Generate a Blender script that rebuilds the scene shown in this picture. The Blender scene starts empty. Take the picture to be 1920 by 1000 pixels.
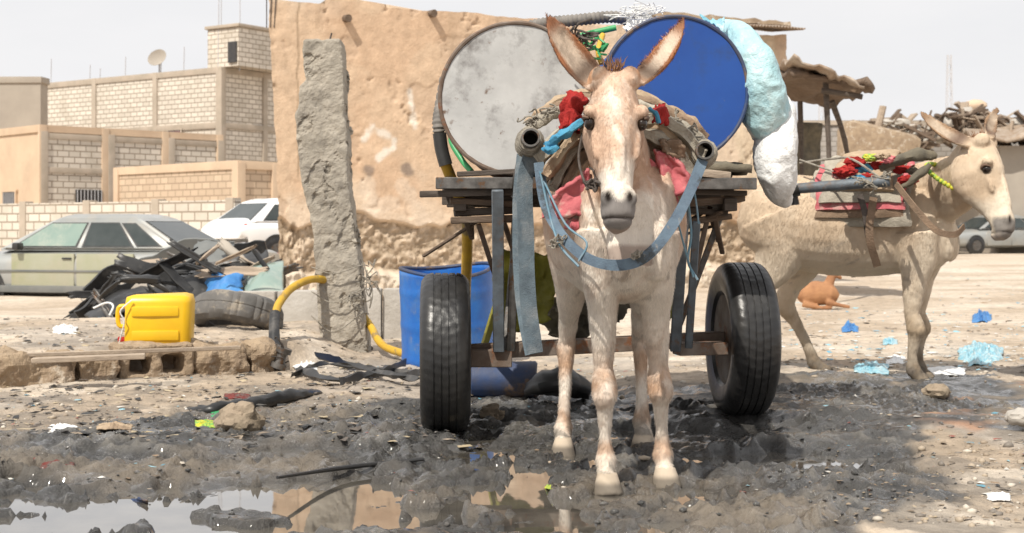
import bpy, bmesh, math, random
import numpy as np
from mathutils import Vector, Matrix, noise, Euler
random.seed(7)
R=math.radians
C=bpy.context.scene.collection
F=2667.0; CH=0.8; HY=435.0
def P(px,py,d): return Vector(((px-960)/F*d, d, CH+(HY-py)/F*d))
def G(px,py,z=0.0):
    d=(CH-z)*F/(py-HY); return Vector(((px-960)/F*d,d,z))
def V(*a): return Vector(a)

# ------------------------------------------------ materials
def nd(nt,t,**k):
    n=nt.nodes.new(t)
    for a,b in k.items(): setattr(n,a,b)
    return n
def base(name):
    m=bpy.data.materials.new(name); m.use_nodes=True; nt=m.node_tree
    b=nt.nodes['Principled BSDF']; return m,nt,b
def c4(c): return (c[0],c[1],c[2],1)
def ramp(nt,fac,a,b):
    r=nd(nt,'ShaderNodeMapRange'); r.inputs[1].default_value=a; r.inputs[2].default_value=b
    nt.links.new(fac,r.inputs[0]); return r.outputs[0]
def mixc(nt,fac,a,b,mode='MIX'):
    m=nd(nt,'ShaderNodeMix',data_type='RGBA',blend_type=mode)
    for s,v in ((0,fac),(6,a),(7,b)):
        if hasattr(v,'is_output'): nt.links.new(v,m.inputs[s])
        elif s==0: m.inputs[0].default_value=v
        else: m.inputs[s].default_value=c4(v)
    return m.outputs[2]
def nz(nt,vec,scale,detail=5,rough=.6):
    n=nd(nt,'ShaderNodeTexNoise'); n.inputs['Scale'].default_value=scale; n.inputs['Detail'].default_value=detail; n.inputs['Roughness'].default_value=rough
    nt.links.new(vec,n.inputs['Vector']); return n.outputs['Fac']
def coords(nt,st=(1,1,1)):
    t=nd(nt,'ShaderNodeTexCoord'); mp=nd(nt,'ShaderNodeMapping'); mp.inputs['Scale'].default_value=st
    nt.links.new(t.outputs['Object'],mp.inputs['Vector']); return mp.outputs[0]
def bump(nt,b,h,st,dist=.01):
    u=nd(nt,'ShaderNodeBump'); u.inputs['Strength'].default_value=st; u.inputs['Distance'].default_value=dist
    nt.links.new(h,u.inputs['Height']); nt.links.new(u.outputs[0],b.inputs['Normal'])
def mat(name,c1,c2=None,scale=6,rough=.7,metal=0,bst=.3,bs=60,c3=None,s3=3,t3=(.55,.62),st=(1,1,1),dist=.004,rv=.12,coat=0,c5=None,s5=20,t5=(.6,.66)):
    m,nt,b=base(name); v=coords(nt,st)
    c2=c2 or tuple(x*.72 for x in c1)
    col=mixc(nt,ramp(nt,nz(nt,v,scale),.35,.65),c1,c2)
    if c3: col=mixc(nt,ramp(nt,nz(nt,v,s3,8,.7),*t3),col,c3)
    if c5: col=mixc(nt,ramp(nt,nz(nt,v,s5,8,.7),*t5),col,c5)
    nt.links.new(col,b.inputs['Base Color'])
    r=nd(nt,'ShaderNodeMapRange'); r.inputs[3].default_value=max(.02,rough-rv); r.inputs[4].default_value=min(1,rough+rv)
    nt.links.new(nz(nt,v,scale*2.3),r.inputs[0]); nt.links.new(r.outputs[0],b.inputs['Roughness'])
    b.inputs['Metallic'].default_value=metal
    if rough>.85: b.inputs['Specular IOR Level'].default_value=.2
    if coat: b.inputs['Coat Weight'].default_value=coat
    if bst: bump(nt,b,nz(nt,v,bs,6,.65),bst,dist)
    return m
def vmat(name,rough=.8,bst=.4,bs=60,amt=.35,ns=8,wet=False,dist=.006,spec=.3,st=(1,1,1)):
    m,nt,b=base(name); v=coords(nt,st)
    a=nd(nt,'ShaderNodeVertexColor',layer_name='Col')
    n=ramp(nt,nz(nt,v,ns,8,.7),.3,.7)
    g=nd(nt,'ShaderNodeMapRange'); g.inputs[3].default_value=1-amt; g.inputs[4].default_value=1+amt*.6; nt.links.new(n,g.inputs[0])
    k=nd(nt,'ShaderNodeVectorMath',operation='SCALE'); nt.links.new(a.outputs[0],k.inputs[0]); nt.links.new(g.outputs[0],k.inputs['Scale'])
    nt.links.new(k.outputs[0],b.inputs['Base Color']); b.inputs['Specular IOR Level'].default_value=spec
    h=nz(nt,v,bs,8,.7) if bst else None
    if wet:
        r=nd(nt,'ShaderNodeMapRange'); r.inputs[3].default_value=.95; r.inputs[4].default_value=.14
        mm=nd(nt,'ShaderNodeMath',operation='MULTIPLY'); nt.links.new(a.outputs[1],mm.inputs[0])
        r2=nd(nt,'ShaderNodeMapRange'); r2.inputs[1].default_value=.36; r2.inputs[2].default_value=.54; r2.inputs[3].default_value=.5; r2.inputs[4].default_value=1
        nt.links.new(nz(nt,v,8,6),r2.inputs[0]); nt.links.new(r2.outputs[0],mm.inputs[1])
        nt.links.new(mm.outputs[0],r.inputs[0]); nt.links.new(r.outputs[0],b.inputs['Roughness'])
        b.inputs['Specular IOR Level'].default_value=.6
        cw=nd(nt,'ShaderNodeMapRange'); cw.inputs[1].default_value=.55; cw.inputs[2].default_value=1; cw.inputs[4].default_value=.75
        nt.links.new(mm.outputs[0],cw.inputs[0]); nt.links.new(cw.outputs[0],b.inputs['Coat Weight']); b.inputs['Coat Roughness'].default_value=.10
        h2=nz(nt,v,17,4,.6); ad=nd(nt,'ShaderNodeMath',operation='MULTIPLY_ADD'); nt.links.new(h2,ad.inputs[0]); ad.inputs[1].default_value=1.2; nt.links.new(h,ad.inputs[2]); h=ad.outputs[0]
    else: b.inputs['Roughness'].default_value=rough
    if bst: bump(nt,b,h,bst,dist)
    return m
def brick(name,c1,c2,mort,bw=.42,bh=.21,ms=.022,stain=(.3,.25,.18),sa=.45,rough=.9):
    m,nt,b=base(name)
    t=nd(nt,'ShaderNodeTexCoord'); s=nd(nt,'ShaderNodeSeparateXYZ'); nt.links.new(t.outputs['Object'],s.inputs[0])
    ad=nd(nt,'ShaderNodeMath',operation='ADD'); nt.links.new(s.outputs[0],ad.inputs[0]); nt.links.new(s.outputs[1],ad.inputs[1])
    cb=nd(nt,'ShaderNodeCombineXYZ'); nt.links.new(ad.outputs[0],cb.inputs[0]); nt.links.new(s.outputs[2],cb.inputs[1])
    k=nd(nt,'ShaderNodeTexBrick'); nt.links.new(cb.outputs[0],k.inputs['Vector'])
    k.inputs['Color1'].default_value=c4(c1); k.inputs['Color2'].default_value=c4(c2); k.inputs['Mortar'].default_value=c4(mort)
    k.inputs['Scale'].default_value=1; k.inputs['Mortar Size'].default_value=ms; k.inputs['Brick Width'].default_value=bw; k.inputs['Row Height'].default_value=bh; k.inputs['Mortar Smooth'].default_value=.2
    f=ramp(nt,nz(nt,t.outputs['Object'],.9,8,.7),.5,.75)
    mu=nd(nt,'ShaderNodeMath',operation='MULTIPLY'); nt.links.new(f,mu.inputs[0]); mu.inputs[1].default_value=sa
    col=mixc(nt,mu.outputs[0],k.outputs[0],stain)
    nt.links.new(col,b.inputs['Base Color']); b.inputs['Roughness'].default_value=rough; b.inputs['Specular IOR Level'].default_value=.2
    bump(nt,b,k.outputs['Fac'],-.6,.02)
    return m

M={}
def mk(n,*a,**k): M[n]=mat(n,*a,**k)
mk('rubber',(.016,.016,.017),(.028,.027,.026),rough=.36,bst=.5,bs=25,c3=(.10,.09,.075),s3=5,t3=(.62,.85))
mk('old_rubber',(.09,.088,.085),(.15,.14,.13),rough=.85,bst=.6,bs=40,c3=(.25,.22,.18),s3=6)
mk('rim',(.22,.20,.18),(.10,.07,.05),rough=.7,metal=.4,c3=(.16,.08,.04),s3=9)
mk('white_steel',(.50,.50,.49),(.38,.38,.375),scale=5,rough=.5,metal=.1,bst=.25,bs=18,c3=(.18,.17,.165),s3=4.2,t3=(.51,.66),c5=(.13,.075,.045),s5=13,t5=(.59,.68))
mk('rust_steel',(.12,.075,.05),(.22,.18,.15),scale=9,rough=.75,metal=.2,c3=(.20,.085,.04),s3=12,bst=.5,bs=50)
mk('blue_steel',(.008,.055,.26),(.011,.075,.33),scale=3,rough=.42,bst=.12,bs=12,c3=(.02,.045,.13),s3=6,t3=(.52,.78),c5=(.12,.15,.22),s5=22,t5=(.66,.74))
mk('blue_dark',(.02,.05,.14),(.06,.06,.08),rough=.6,c3=(.15,.1,.07),s3=8)
mk('blue_plastic',(.014,.11,.42),(.02,.16,.52),rough=.42,c3=(.12,.2,.32),s3=5,t3=(.5,.8),c5=(.3,.26,.2),s5=9,t5=(.62,.8))
mk('steel_paint',(.16,.19,.22),(.10,.11,.12),scale=14,rough=.65,metal=.3,c3=(.17,.10,.06),s3=16,t3=(.55,.7),bst=.4)
mk('steel_bare',(.20,.19,.18),(.09,.085,.08),scale=20,rough=.5,metal=.7,c3=(.16,.09,.05),s3=18)
mk('wood_dark',(.06,.045,.035),(.11,.09,.075),scale=5,rough=.85,bst=.9,bs=30,st=(1,8,8),c3=(.2,.16,.12),s3=6,t3=(.6,.8))
mk('wood',(.17,.12,.085),(.10,.07,.05),scale=5,rough=.85,bst=.9,bs=30,st=(1,9,9),c3=(.26,.21,.17),s3=6,t3=(.55,.8))
mk('wood_pale',(.42,.34,.26),(.28,.22,.17),scale=5,rough=.85,bst=.8,bs=25,st=(1,7,7))
mk('burlap',(.48,.37,.255),(.33,.24,.165),scale=11,rough=.95,bst=1,bs=120,dist=.006,c5=(.21,.15,.105),s5=30,t5=(.57,.78))
mk('burlap_grey',(.45,.41,.34),(.30,.27,.22),scale=11,rough=.95,bst=1,bs=120,dist=.006,c5=(.23,.19,.15),s5=26,t5=(.57,.78))
mk('brown_cloth',(.30,.21,.145),(.19,.135,.095),scale=11,rough=.95,bst=1,bs=120,dist=.006)
mk('olive_cloth',(.19,.165,.12),(.11,.10,.08),scale=12,rough=.95,bst=1,bs=140)
mk('pink_cloth',(.58,.19,.20),(.44,.10,.12),scale=10,rough=.95,bst=.8,bs=120,c5=(.5,.4,.34),s5=12,t5=(.54,.68))
mk('red_cloth',(.42,.035,.03),(.26,.02,.02),scale=12,rough=.95,bst=1,bs=110,dist=.01)
mk('mud_red',(.20,.045,.04),(.13,.04,.035),scale=16,rough=.9,bst=1,bs=60,dist=.01,c5=(.14,.12,.11),s5=20,t5=(.5,.65))
mk('lightblue_cloth',(.10,.34,.50),(.06,.24,.40),scale=10,rough=.9,bst=.8,bs=90,dist=.01)
mk('web',(.15,.20,.235),(.09,.12,.145),scale=18,rough=.85,bst=1,bs=220,c3=(.26,.28,.29),s3=11,t3=(.5,.7))
mk('web_blue',(.14,.20,.26),(.085,.12,.165),scale=16,rough=.85,bst=.8,bs=200,c3=(.06,.07,.075),s3=8,c5=(.3,.28,.25),s5=25,t5=(.6,.72))
mk('rope',(.36,.33,.28),(.2,.18,.15),scale=40,rough=.95,bst=1,bs=180)
mk('rope_dark',(.05,.045,.04),(.12,.1,.09),scale=30,rough=.9)
mk('rope_blue',(.10,.22,.30),(.2,.27,.32),scale=30,rough=.8)
mk('yellow_plastic',(.80,.50,.012),(.72,.42,.01),scale=4,rough=.38,bst=.1,bs=20,c3=(.5,.33,.08),s3=8,t3=(.62,.85))
mk('yellow_hose',(.58,.36,.03),(.45,.27,.03),scale=9,rough=.5,c3=(.25,.18,.08),s3=7)
mk('yellow_olive',(.34,.32,.04),(.18,.17,.03),scale=4,rough=.55,bst=.5,bs=12,dist=.02)
mk('black_plastic',(.018,.018,.019),(.04,.04,.04),scale=6,rough=.45,bst=.2,c3=(.14,.13,.12),s3=4,t3=(.55,.75))
mk('shade_black',(.006,.006,.006),(.01,.009,.008),rough=.9,bst=0)  # near-black colour for the painted shade inside the shaft pipes
mk('green_hose',(.03,.25,.09),(.05,.35,.12),rough=.45)
mk('grey_hose',(.23,.21,.19),(.12,.11,.10),scale=14,rough=.7)
mk('sack_blue',(.33,.55,.60),(.45,.63,.66),scale=6,rough=.35,bst=.8,bs=12,dist=.025,c3=(.58,.68,.68),s3=4,t3=(.55,.7),c5=(.20,.38,.44),s5=10,t5=(.57,.72))
mk('sack_white',(.80,.80,.79),(.70,.70,.69),scale=5,rough=.55,bst=.8,bs=14,dist=.025,c3=(.58,.55,.5),s3=6,t3=(.58,.75))
mk('bag_cyan',(.15,.42,.54),(.32,.56,.64),scale=14,rough=.35,bst=.6,bs=30,dist=.02,c5=(.58,.64,.64),s5=18,t5=(.48,.66))
mk('tarp_blue',(.035,.16,.42),(.06,.24,.52),scale=8,rough=.5,bst=.6,bs=14,dist=.02)
mk('concrete',(.41,.37,.31),(.31,.28,.235),scale=6,rough=.95,bst=.9,bs=40,dist=.014,c3=(.21,.19,.165),s3=5,t3=(.53,.70))
mk('pale_concrete',(.46,.43,.39),(.36,.33,.29),scale=5,rough=.95,bst=.7,bs=20,dist=.015)
mk('earth_block',(.38,.29,.20),(.27,.20,.14),scale=6,rough=1,bst=1,bs=30,dist=.02,c3=(.47,.40,.32),s3=7)
mk('tan_plaster',(.60,.46,.33),(.52,.39,.28),scale=.8,rough=.95,bst=.3,bs=10,c3=(.44,.34,.25),s3=.7,t3=(.5,.75))
mk('grey_plaster',(.38,.34,.29),(.32,.285,.245),scale=.8,rough=.95,bst=.3,bs=10)
mk('beam_concrete',(.45,.38,.31),(.36,.31,.25),scale=1.5,rough=.95,bst=.3,bs=8)
mk('window_dark',(.03,.03,.035),(.06,.055,.05),rough=.4)
mk('window_red',(.22,.05,.04),(.14,.04,.03),rough=.6)
mk('car_silver',(.38,.39,.38),(.31,.32,.31),scale=1.5,rough=.35,metal=.3,bst=0,c3=(.42,.38,.32),s3=2.5,t3=(.5,.8),coat=.3)
mk('car_green',(.32,.33,.20),(.38,.38,.29),scale=1.5,rough=.4,metal=.2,bst=0,c3=(.42,.38,.30),s3=2.5,t3=(.5,.8),coat=.3)
mk('car_cladding',(.12,.13,.13),(.18,.18,.17),scale=2,rough=.6,bst=0)
mk('car_white',(.80,.80,.80),(.76,.76,.76),scale=2,rough=.25,bst=0,coat=.5)
mk('car_glass',(.035,.045,.045),(.06,.07,.07),scale=2,rough=.08,bst=0)
mk('car_glass_green',(.20,.28,.25),(.26,.33,.29),scale=1.2,rough=.12,bst=0,c3=(.42,.42,.36),s3=3,t3=(.5,.8))
mk('tail_red',(.5,.01,.01),(.4,.01,.01),rough=.2,bst=0)
mk('lamp_clear',(.7,.7,.68),(.6,.6,.6),rough=.1,bst=0)
mk('rock',(.34,.27,.20),(.22,.18,.13),scale=10,rough=.95,bst=1,bs=40,dist=.01)
mk('eye',(.012,.008,.006),(.02,.012,.008),rough=.06,bst=0,rv=0)
mk('lid',(.20,.12,.08),(.12,.08,.06),rough=.8,bst=.3)
mk('mane',(.30,.16,.09),(.18,.10,.06),rough=.9)
mk('yellow_strap',(.62,.52,.03),(.12,.36,.08),scale=45,rough=.7)
mk('roof_tin',(.28,.2,.14),(.4,.34,.28),scale=4,rough=.7,metal=.3)
mk('pylon',(.5,.5,.52),(.45,.45,.47),rough=.7)
mk('goat',(.42,.22,.11),(.30,.15,.08),scale=8,rough=.9,bst=.6,bs=90)
M['fur']=vmat('fur',rough=.85,bst=.5,bs=120,amt=.12,ns=16,dist=.003,spec=.12,st=(1,1,.35))
M['hair']=vmat('hair',rough=.8,bst=0,amt=.08,ns=24,spec=.2)
M['ground']=vmat('ground',bst=.9,bs=60,amt=.38,ns=9,wet=True,dist=.014)
M['clay']=vmat('clay',rough=.95,bst=1,bs=34,amt=.20,ns=6,dist=.012,spec=.15)
M['bits']=vmat('bits',rough=.55,bst=.2,amt=.2)
M['blk_white']=brick('blk_white',(.68,.62,.54),(.56,.51,.44),(.30,.25,.20))
M['blk_sand']=brick('blk_sand',(.58,.45,.33),(.48,.37,.27),(.33,.25,.18),sa=.3)
M['blk_grey']=brick('blk_grey',(.40,.37,.34),(.32,.30,.28),(.22,.20,.18))

# ------------------------------------------------ mesh builder
def cat(pts,n=6):
    pts=[Vector(p) for p in pts]
    if len(pts)<3: return pts
    out=[]
    q=[pts[0]*2-pts[1]]+pts+[pts[-1]*2-pts[-2]]
    for i in range(1,len(q)-2):
        a,b,c,d=q[i-1:i+3]
        for k in range(n):
            t=k/n
            out.append(.5*((2*b)+(c-a)*t+(2*a-5*b+4*c-d)*t*t+(3*b-a-3*c+d)*t**3))
    out.append(pts[-1]); return out
class MB:
    def __init__(s): s.bm=bmesh.new()
    def box(s,c,sz,r=(0,0,0),bev=.0):
        mt=Matrix.Translation(c)@Euler(r).to_matrix().to_4x4()@Matrix.Diagonal((sz[0],sz[1],sz[2],1))
        g=bmesh.ops.create_cube(s.bm,size=1,matrix=mt)
        if bev:
            es=list({e for v in g['verts'] for e in v.link_edges})
            bmesh.ops.bevel(s.bm,geom=es,offset=bev,segments=2,affect='EDGES',profile=.6)
        return s
    def beam(s,a,b,w,t,up=V(0,0,1),bev=.003):
        a=Vector(a);b=Vector(b);x=(b-a);L=x.length;x.normalize()
        y=up.cross(x)
        if y.length<.01: y=V(0,1,0).cross(x)
        y.normalize(); z=x.cross(y)
        mt=Matrix.Translation((a+b)/2)@Matrix((x,y,z)).transposed().to_4x4()@Matrix.Diagonal((L,w,t,1))
        g=bmesh.ops.create_cube(s.bm,size=1,matrix=mt)
        if bev:
            es=list({e for v in g['verts'] for e in v.link_edges})
            bmesh.ops.bevel(s.bm,geom=es,offset=bev,segments=1,affect='EDGES')
        return s
    def rings(s,rs,cap=True,close=False):
        vr=[[s.bm.verts.new(p) for p in r] for r in rs]
        n=len(vr[0]); m=len(vr)
        for i in range(m if close else m-1):
            a=vr[i];b=vr[(i+1)%m]
            for j in range(n): s.bm.faces.new((a[j],a[(j+1)%n],b[(j+1)%n],b[j]))
        if cap and not close:
            s.bm.faces.new(list(reversed(vr[0]))); s.bm.faces.new(vr[-1])
        return s
    def tube(s,pts,r,seg=8,sm=0,close=False,cap=True):
        if sm: pts=cat(pts,sm)
        pts=[Vector(p) for p in pts]; n=len(pts)
        rr=r if isinstance(r,(list,tuple)) else [r]*n
        if len(rr)!=n: rr=[np.interp(i/(n-1),np.linspace(0,1,len(rr)),rr) for i in range(n)]
        t0=(pts[1]-pts[0]).normalized(); u=t0.orthogonal().normalized(); rs=[]
        for i,p in enumerate(pts):
            if close: t=(pts[(i+1)%n]-pts[i-1]).normalized()
            else: t=(pts[min(i+1,n-1)]-pts[max(i-1,0)]).normalized()
            u=(u-t*u.dot(t)).normalized(); w=t.cross(u)
            rs.append([p+(u*math.cos(k/seg*6.28318)+w*math.sin(k/seg*6.28318))*rr[i] for k in range(seg)])
        return s.rings(rs,cap,close)
    def loft(s,secs,lat,seg=20,ex=2.0,sm=0):
        if sm:
            cs=cat([q[0] for q in secs],sm); m=len(cs); k=np.linspace(0,len(secs)-1,m); idx=range(len(secs))
            A=np.interp(k,idx,[q[1] for q in secs]);B=np.interp(k,idx,[q[2] for q in secs])
            secs=[(cs[i],A[i],B[i]) for i in range(m)]
        n=len(secs); rs=[]
        for i,(c,a,b) in enumerate(secs):
            t=(secs[min(i+1,n-1)][0]-secs[max(i-1,0)][0]).normalized()
            l=(lat-t*lat.dot(t)).normalized(); w=t.cross(l)
            r=[]
            for k in range(seg):
                q=k/seg*2*math.pi; co=math.cos(q); si=math.sin(q)
                r.append(c+l*a*math.copysign(abs(co)**(2/ex),co)+w*b*math.copysign(abs(si)**(2/ex),si))
            rs.append(r)
        return s.rings(rs)
    def lathe(s,prof,mt=Matrix(),seg=32,close=False):
        rs=[[mt@V(r*math.cos(k/seg*6.28318),r*math.sin(k/seg*6.28318),z) for k in range(seg)] for r,z in prof]
        return s.rings(rs,cap=not close,close=close)
    def blob(s,c,r,amp=0,sc=3,sub=3,seed=0,mt=None):
        g=bmesh.ops.create_icosphere(s.bm,subdivisions=sub,radius=1)
        for v in g['verts']:
            n=v.co.normalized(); k=1+amp*noise.fractal(n*sc+V(seed,seed*2.3,0),1,2,4)
            p=V(n.x*r[0]*k,n.y*r[1]*k,n.z*r[2]*k)
            if mt: p=mt@p
            v.co=Vector(c)+p
        return s
    def sheet(s,p00,p10,p11,p01,n=16,m=16,amp=.02,sc=4,bulge=0,seed=0,ragged=0):
        nm=(p10-p00).cross(p01-p00).normalized(); vs=[]
        for i in range(n+1):
            row=[]
            for j in range(m+1):
                u=i/n;v=j/m
                if ragged:
                    u2=u+ragged*noise.noise(V(v*5,seed,i>n/2))*(abs(u-.5)*2); v2=v+ragged*noise.noise(V(u*5,seed+3,j>m/2))*(abs(v-.5)*2)
                else: u2,v2=u,v
                p=p00*(1-u2)*(1-v2)+p10*u2*(1-v2)+p11*u2*v2+p01*(1-u2)*v2
                p=p+nm*(amp*noise.fractal(p*sc+V(seed,0,0),1,2,4)+bulge*math.sin(u*math.pi)*math.sin(v*math.pi))
                row.append(s.bm.verts.new(p))
            vs.append(row)
        for i in range(n):
            for j in range(m): s.bm.faces.new((vs[i][j],vs[i+1][j],vs[i+1][j+1],vs[i][j+1]))
        return s
    def ribbon(s,pts,w,side,th=.005,sm=6,wob=0):
        P_=cat(pts,sm); n=len(P_); S=cat(side,sm) if isinstance(side,list) else [Vector(side)]*n
        rs=[]
        for i,p in enumerate(P_):
            t=(P_[min(i+1,n-1)]-P_[max(i-1,0)]).normalized(); l=(S[i]-t*S[i].dot(t)).normalized(); nn=t.cross(l)
            ww=w*(1+wob*noise.noise(p*9))/2
            rs.append([p+l*ww+nn*th/2,p-l*ww+nn*th/2,p-l*ww-nn*th/2,p+l*ww-nn*th/2])
        return s.rings(rs)
    def build(s,name,m,parent=None,world=True,smooth=40,thick=0,rem=0,sit=0,disp=None):
        bm=s.bm
        if not thick: bmesh.ops.recalc_face_normals(bm,faces=bm.faces)
        if rem:
            me=bpy.data.meshes.new('t'); bm.to_mesh(me); o=bpy.data.objects.new('t',me); C.objects.link(o)
            k=o.modifiers.new('r','REMESH'); k.mode='VOXEL'; k.voxel_size=rem
            if sit: q=o.modifiers.new('s','SMOOTH'); q.iterations=sit; q.factor=.5
            dg=bpy.context.evaluated_depsgraph_get(); me2=bpy.data.meshes.new_from_object(o.evaluated_get(dg))
            bpy.data.objects.remove(o); bm.free(); bm=bmesh.new(); bm.from_mesh(me2)
        if disp:
            bm.normal_update()
            amp,sc=disp; nn=[v.normal.copy() for v in bm.verts]
            for v,q in zip(bm.verts,nn): v.co+=q*amp*noise.fractal(v.co*sc,1,2,5)
        if parent and world: bm.transform(parent.matrix_basis.inverted())
        me=bpy.data.meshes.new(name); bm.to_mesh(me); bm.free()
        me.materials.append(M[m])
        if smooth:
            me.shade_smooth(); me.set_sharp_from_angle(angle=R(smooth))
        o=bpy.data.objects.new(name,me); C.objects.link(o)
        if parent: o.parent=parent
        if thick: q=o.modifiers.new('t','SOLIDIFY'); q.thickness=thick; q.offset=0
        return o
def tag(o,label=None,cat=None,group=None,kind=None):
    if label: o['label']=label
    if cat: o['category']=cat
    if group: o['group']=group
    if kind: o['kind']=kind
    if o.type=='MESH' and not o.parent and kind is None and o.location.length<1e-6:
        n=len(o.data.vertices); a=np.empty(n*3); o.data.vertices.foreach_get('co',a); a=a.reshape(-1,3)
        p=V(a[:,0].mean(),a[:,1].mean(),a[:,2].min()); o.data.transform(Matrix.Translation(-p)); o.location=p
    return o
def thing(name,loc,rz=0,label='',cat='',group=None):
    o=bpy.data.objects.new(name,None); C.objects.link(o); o.location=loc; o.rotation_euler=(0,0,rz); o.empty_display_size=.1
    return tag(o,label,cat,group)

# ------------------------------------------------ terrain
rs=np.random.RandomState(3); TB=rs.rand(256,256)
def vn(x,y):
    xi=np.floor(x).astype(int);yi=np.floor(y).astype(int);fx=x-xi;fy=y-yi
    fx=fx*fx*(3-2*fx);fy=fy*fy*(3-2*fy)
    a=TB[xi&255,yi&255];b=TB[(xi+1)&255,yi&255];c=TB[xi&255,(yi+1)&255];d=TB[(xi+1)&255,(yi+1)&255]
    return (a*(1-fx)+b*fx)*(1-fy)+(c*(1-fx)+d*fx)*fy
def fb(x,y,s,o=4,g=.5):
    r=0;a=1;t=0
    for i in range(o):
        xr=x*.8+y*.6+i*3.1; yr=y*.8-x*.6+i*1.7
        r=r+a*vn(xr*s+17.3*i,yr*s+9.1*i); t+=a; a*=g; s*=2.03; x,y=xr,yr
    return r/t
def S(t): t=np.clip(t,0,1); return t*t*(3-2*t)
PUD=[(-1.35,4.04,1.0,.33),(-.85,4.26,.48,.20),(-1.75,4.42,.34,.12),(-.42,4.48,.48,.26),(.0,4.58,.34,.30),(.12,4.18,.28,.22),(-.28,4.08,.34,.16),(.05,3.86,.40,.10),(.85,5.00,.48,.18),(1.30,4.75,.25,.09),(.42,4.48,.30,.20),(.80,5.6,.45,.18),(-.60,5.15,.40,.14),(.08,5.05,.26,.24),(-.12,5.5,.14,.22),(1.15,5.55,.2,.12),(-1.2,4.95,.34,.10),(.62,4.15,.25,.10)]
DENT=[(rs.uniform(-1.8,1.5),rs.uniform(3.7,6.4),rs.uniform(.03,.055),rs.uniform(.014,.030)) for _ in range(300)]
def mudmask(x,y):
    n=(fb(x,y,1.1)-.5)*1.6
    edge=6.35+.9*S((x+.9)/.8)*1.0+n
    m=S((edge-y)/.7)
    m=m*(1-S((x-(.88+.42*(y-4)+n*.35))/.45))
    m2=S((x-1.0)/.4)*S((y-5.2)/.5)*(1-S((y-(7.0+n))/.8))*(1-S((x-2.3)/.5))
    return np.clip(np.maximum(m,m2*.85),0,1)*(y>2)
def pud(x,y):
    wx=x+(fb(x,y,2.6,5,.6)-.5)*.48; wy=y+(fb(x+50,y,3.2,5,.6)-.5)*.40
    r=0
    for cx,cy,rx,ry in PUD:
        q=((wx-cx)/rx)**2+((wy-cy)/ry)**2
        r=np.maximum(r,np.exp(-q*q*.7))
    isl=S((fb(x+21,y+4,4.0,5,.6)-.60)*14)
    return r*(1-.75*isl)
def hbase(x,y):
    t=y-(7.2+(x+2.56)*.70)
    h=.15*S(t/.22)*(1-S((x+1.35)/.45))*(1-S((y-10)/3))
    h=h-.13*S((y-12)/8)*(1-S((x+1)/3))*(1-S((y-26)/3))
    h=h+.045*S((x-.4)/.4)*S((y-5.2)/.5)*(1-S((y-7)/3))
    return h
def terr(x,y):
    h=hbase(x,y); m=mudmask(x,y); p=pud(x,y)
    near=1-S((y-9)/8)
    ridge=1-np.abs(fb(x,y,7.5,5,.6)-.5)*2.6
    crumb=np.abs(fb(x+9,y,24,3,.6)-.5)*2
    patch=S((fb(x+80,y,1.4,3)-.42)*5)
    lum=(fb(x,y,1.9,3)-.42)*.045+((ridge-.62)*.040+(fb(x,y,15,4,.65)-.5)*.046+crumb*.022)*(.40+.80*patch)
    h=h+m*(lum+.006)*(1-.78*p)-.054*p*m
    d=0
    for a,b,c,e in DENT:
        q=((x-a)**2+(y-b)**2)/c**2; d=d+e*(-np.exp(-q*q)+.55*np.exp(-(q-1.7)**2*1.2))
    h=h+d*m*(1-.75*p)*(.6+.8*fb(x,y,20,2))
    h=h+(1-m)*near*((fb(x,y,1.3,3)-.5)*.05+(fb(x,y,9,4,.6)-.5)*.028+.024)
    h=h+(1-near)*(fb(x,y,.4,3)-.5)*.10
    return h
def TZ(x,y): return float(terr(np.array([float(x)]),np.array([float(y)]))[0])
def GT(px,py):
    z=0
    for _ in range(6):
        p=G(px,py,z); z=TZ(p.x,p.y)
    return G(px,py,z)
xs=list(np.arange(-3.0,3.0,.0125)); a=.02; l=[];q=3.0
while q<450: a*=1.12; q+=a; l.append(q)
xs=[-k for k in reversed(l)]+xs+l
ys=[];y=3.35
while y<11: ys.append(y); y+=max(.0105,.0026*y)
a=.04
while y<600: ys.append(y); a*=1.045; y+=a
a=.05;y=3.35;f=[]
while y>-300: a*=1.3; y-=a; f.append(y)
ys=list(reversed(f))+ys
X,Y=np.meshgrid(np.array(xs),np.array(ys)); Z=terr(X,Y)
nr,nc=X.shape
me=bpy.data.meshes.new('ground')
co=np.stack([X,Y,Z],-1).reshape(-1,3)
idx=np.arange(nr*nc).reshape(nr,nc)
q=np.stack([idx[:-1,:-1],idx[:-1,1:],idx[1:,1:],idx[1:,:-1]],-1).reshape(-1,4)
me.vertices.add(len(co)); me.vertices.foreach_set('co',co.ravel())
me.loops.add(q.size); me.loops.foreach_set('vertex_index',q.ravel().astype(np.int32))
me.polygons.add(len(q)); me.polygons.foreach_set('loop_start',np.arange(0,q.size,4,dtype=np.int32)); me.polygons.foreach_set('loop_total',np.full(len(q),4,dtype=np.int32))
me.update(calc_edges=True); me.shade_smooth()
def lerp(a,b,t): return a*(1-t[...,None])+np.array(b)*t[...,None]
col=np.zeros(X.shape+(3,))+np.array((.55,.455,.355))
col=lerp(col,(.38,.295,.21),S((fb(X,Y,.9,5)-.44)*6)*.65)
col=lerp(col,(.66,.585,.49),S((fb(X+40,Y,1.3,4)-.52)*7)*.65)
col=lerp(col,(.33,.26,.19),S((8.4-Y)/1.8)*.75*S((fb(X,Y,2.5,4)-.3)*4))
col=lerp(col,(.36,.32,.28),S((fb(X+5,Y+8,1.7,5)-.5)*8)*.6*S((12-Y)/4))
col=lerp(col,(.20,.17,.14),S((fb(X+15,Y+28,3.1,5)-.5)*9)*.65*S((10-Y)/3))
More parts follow.
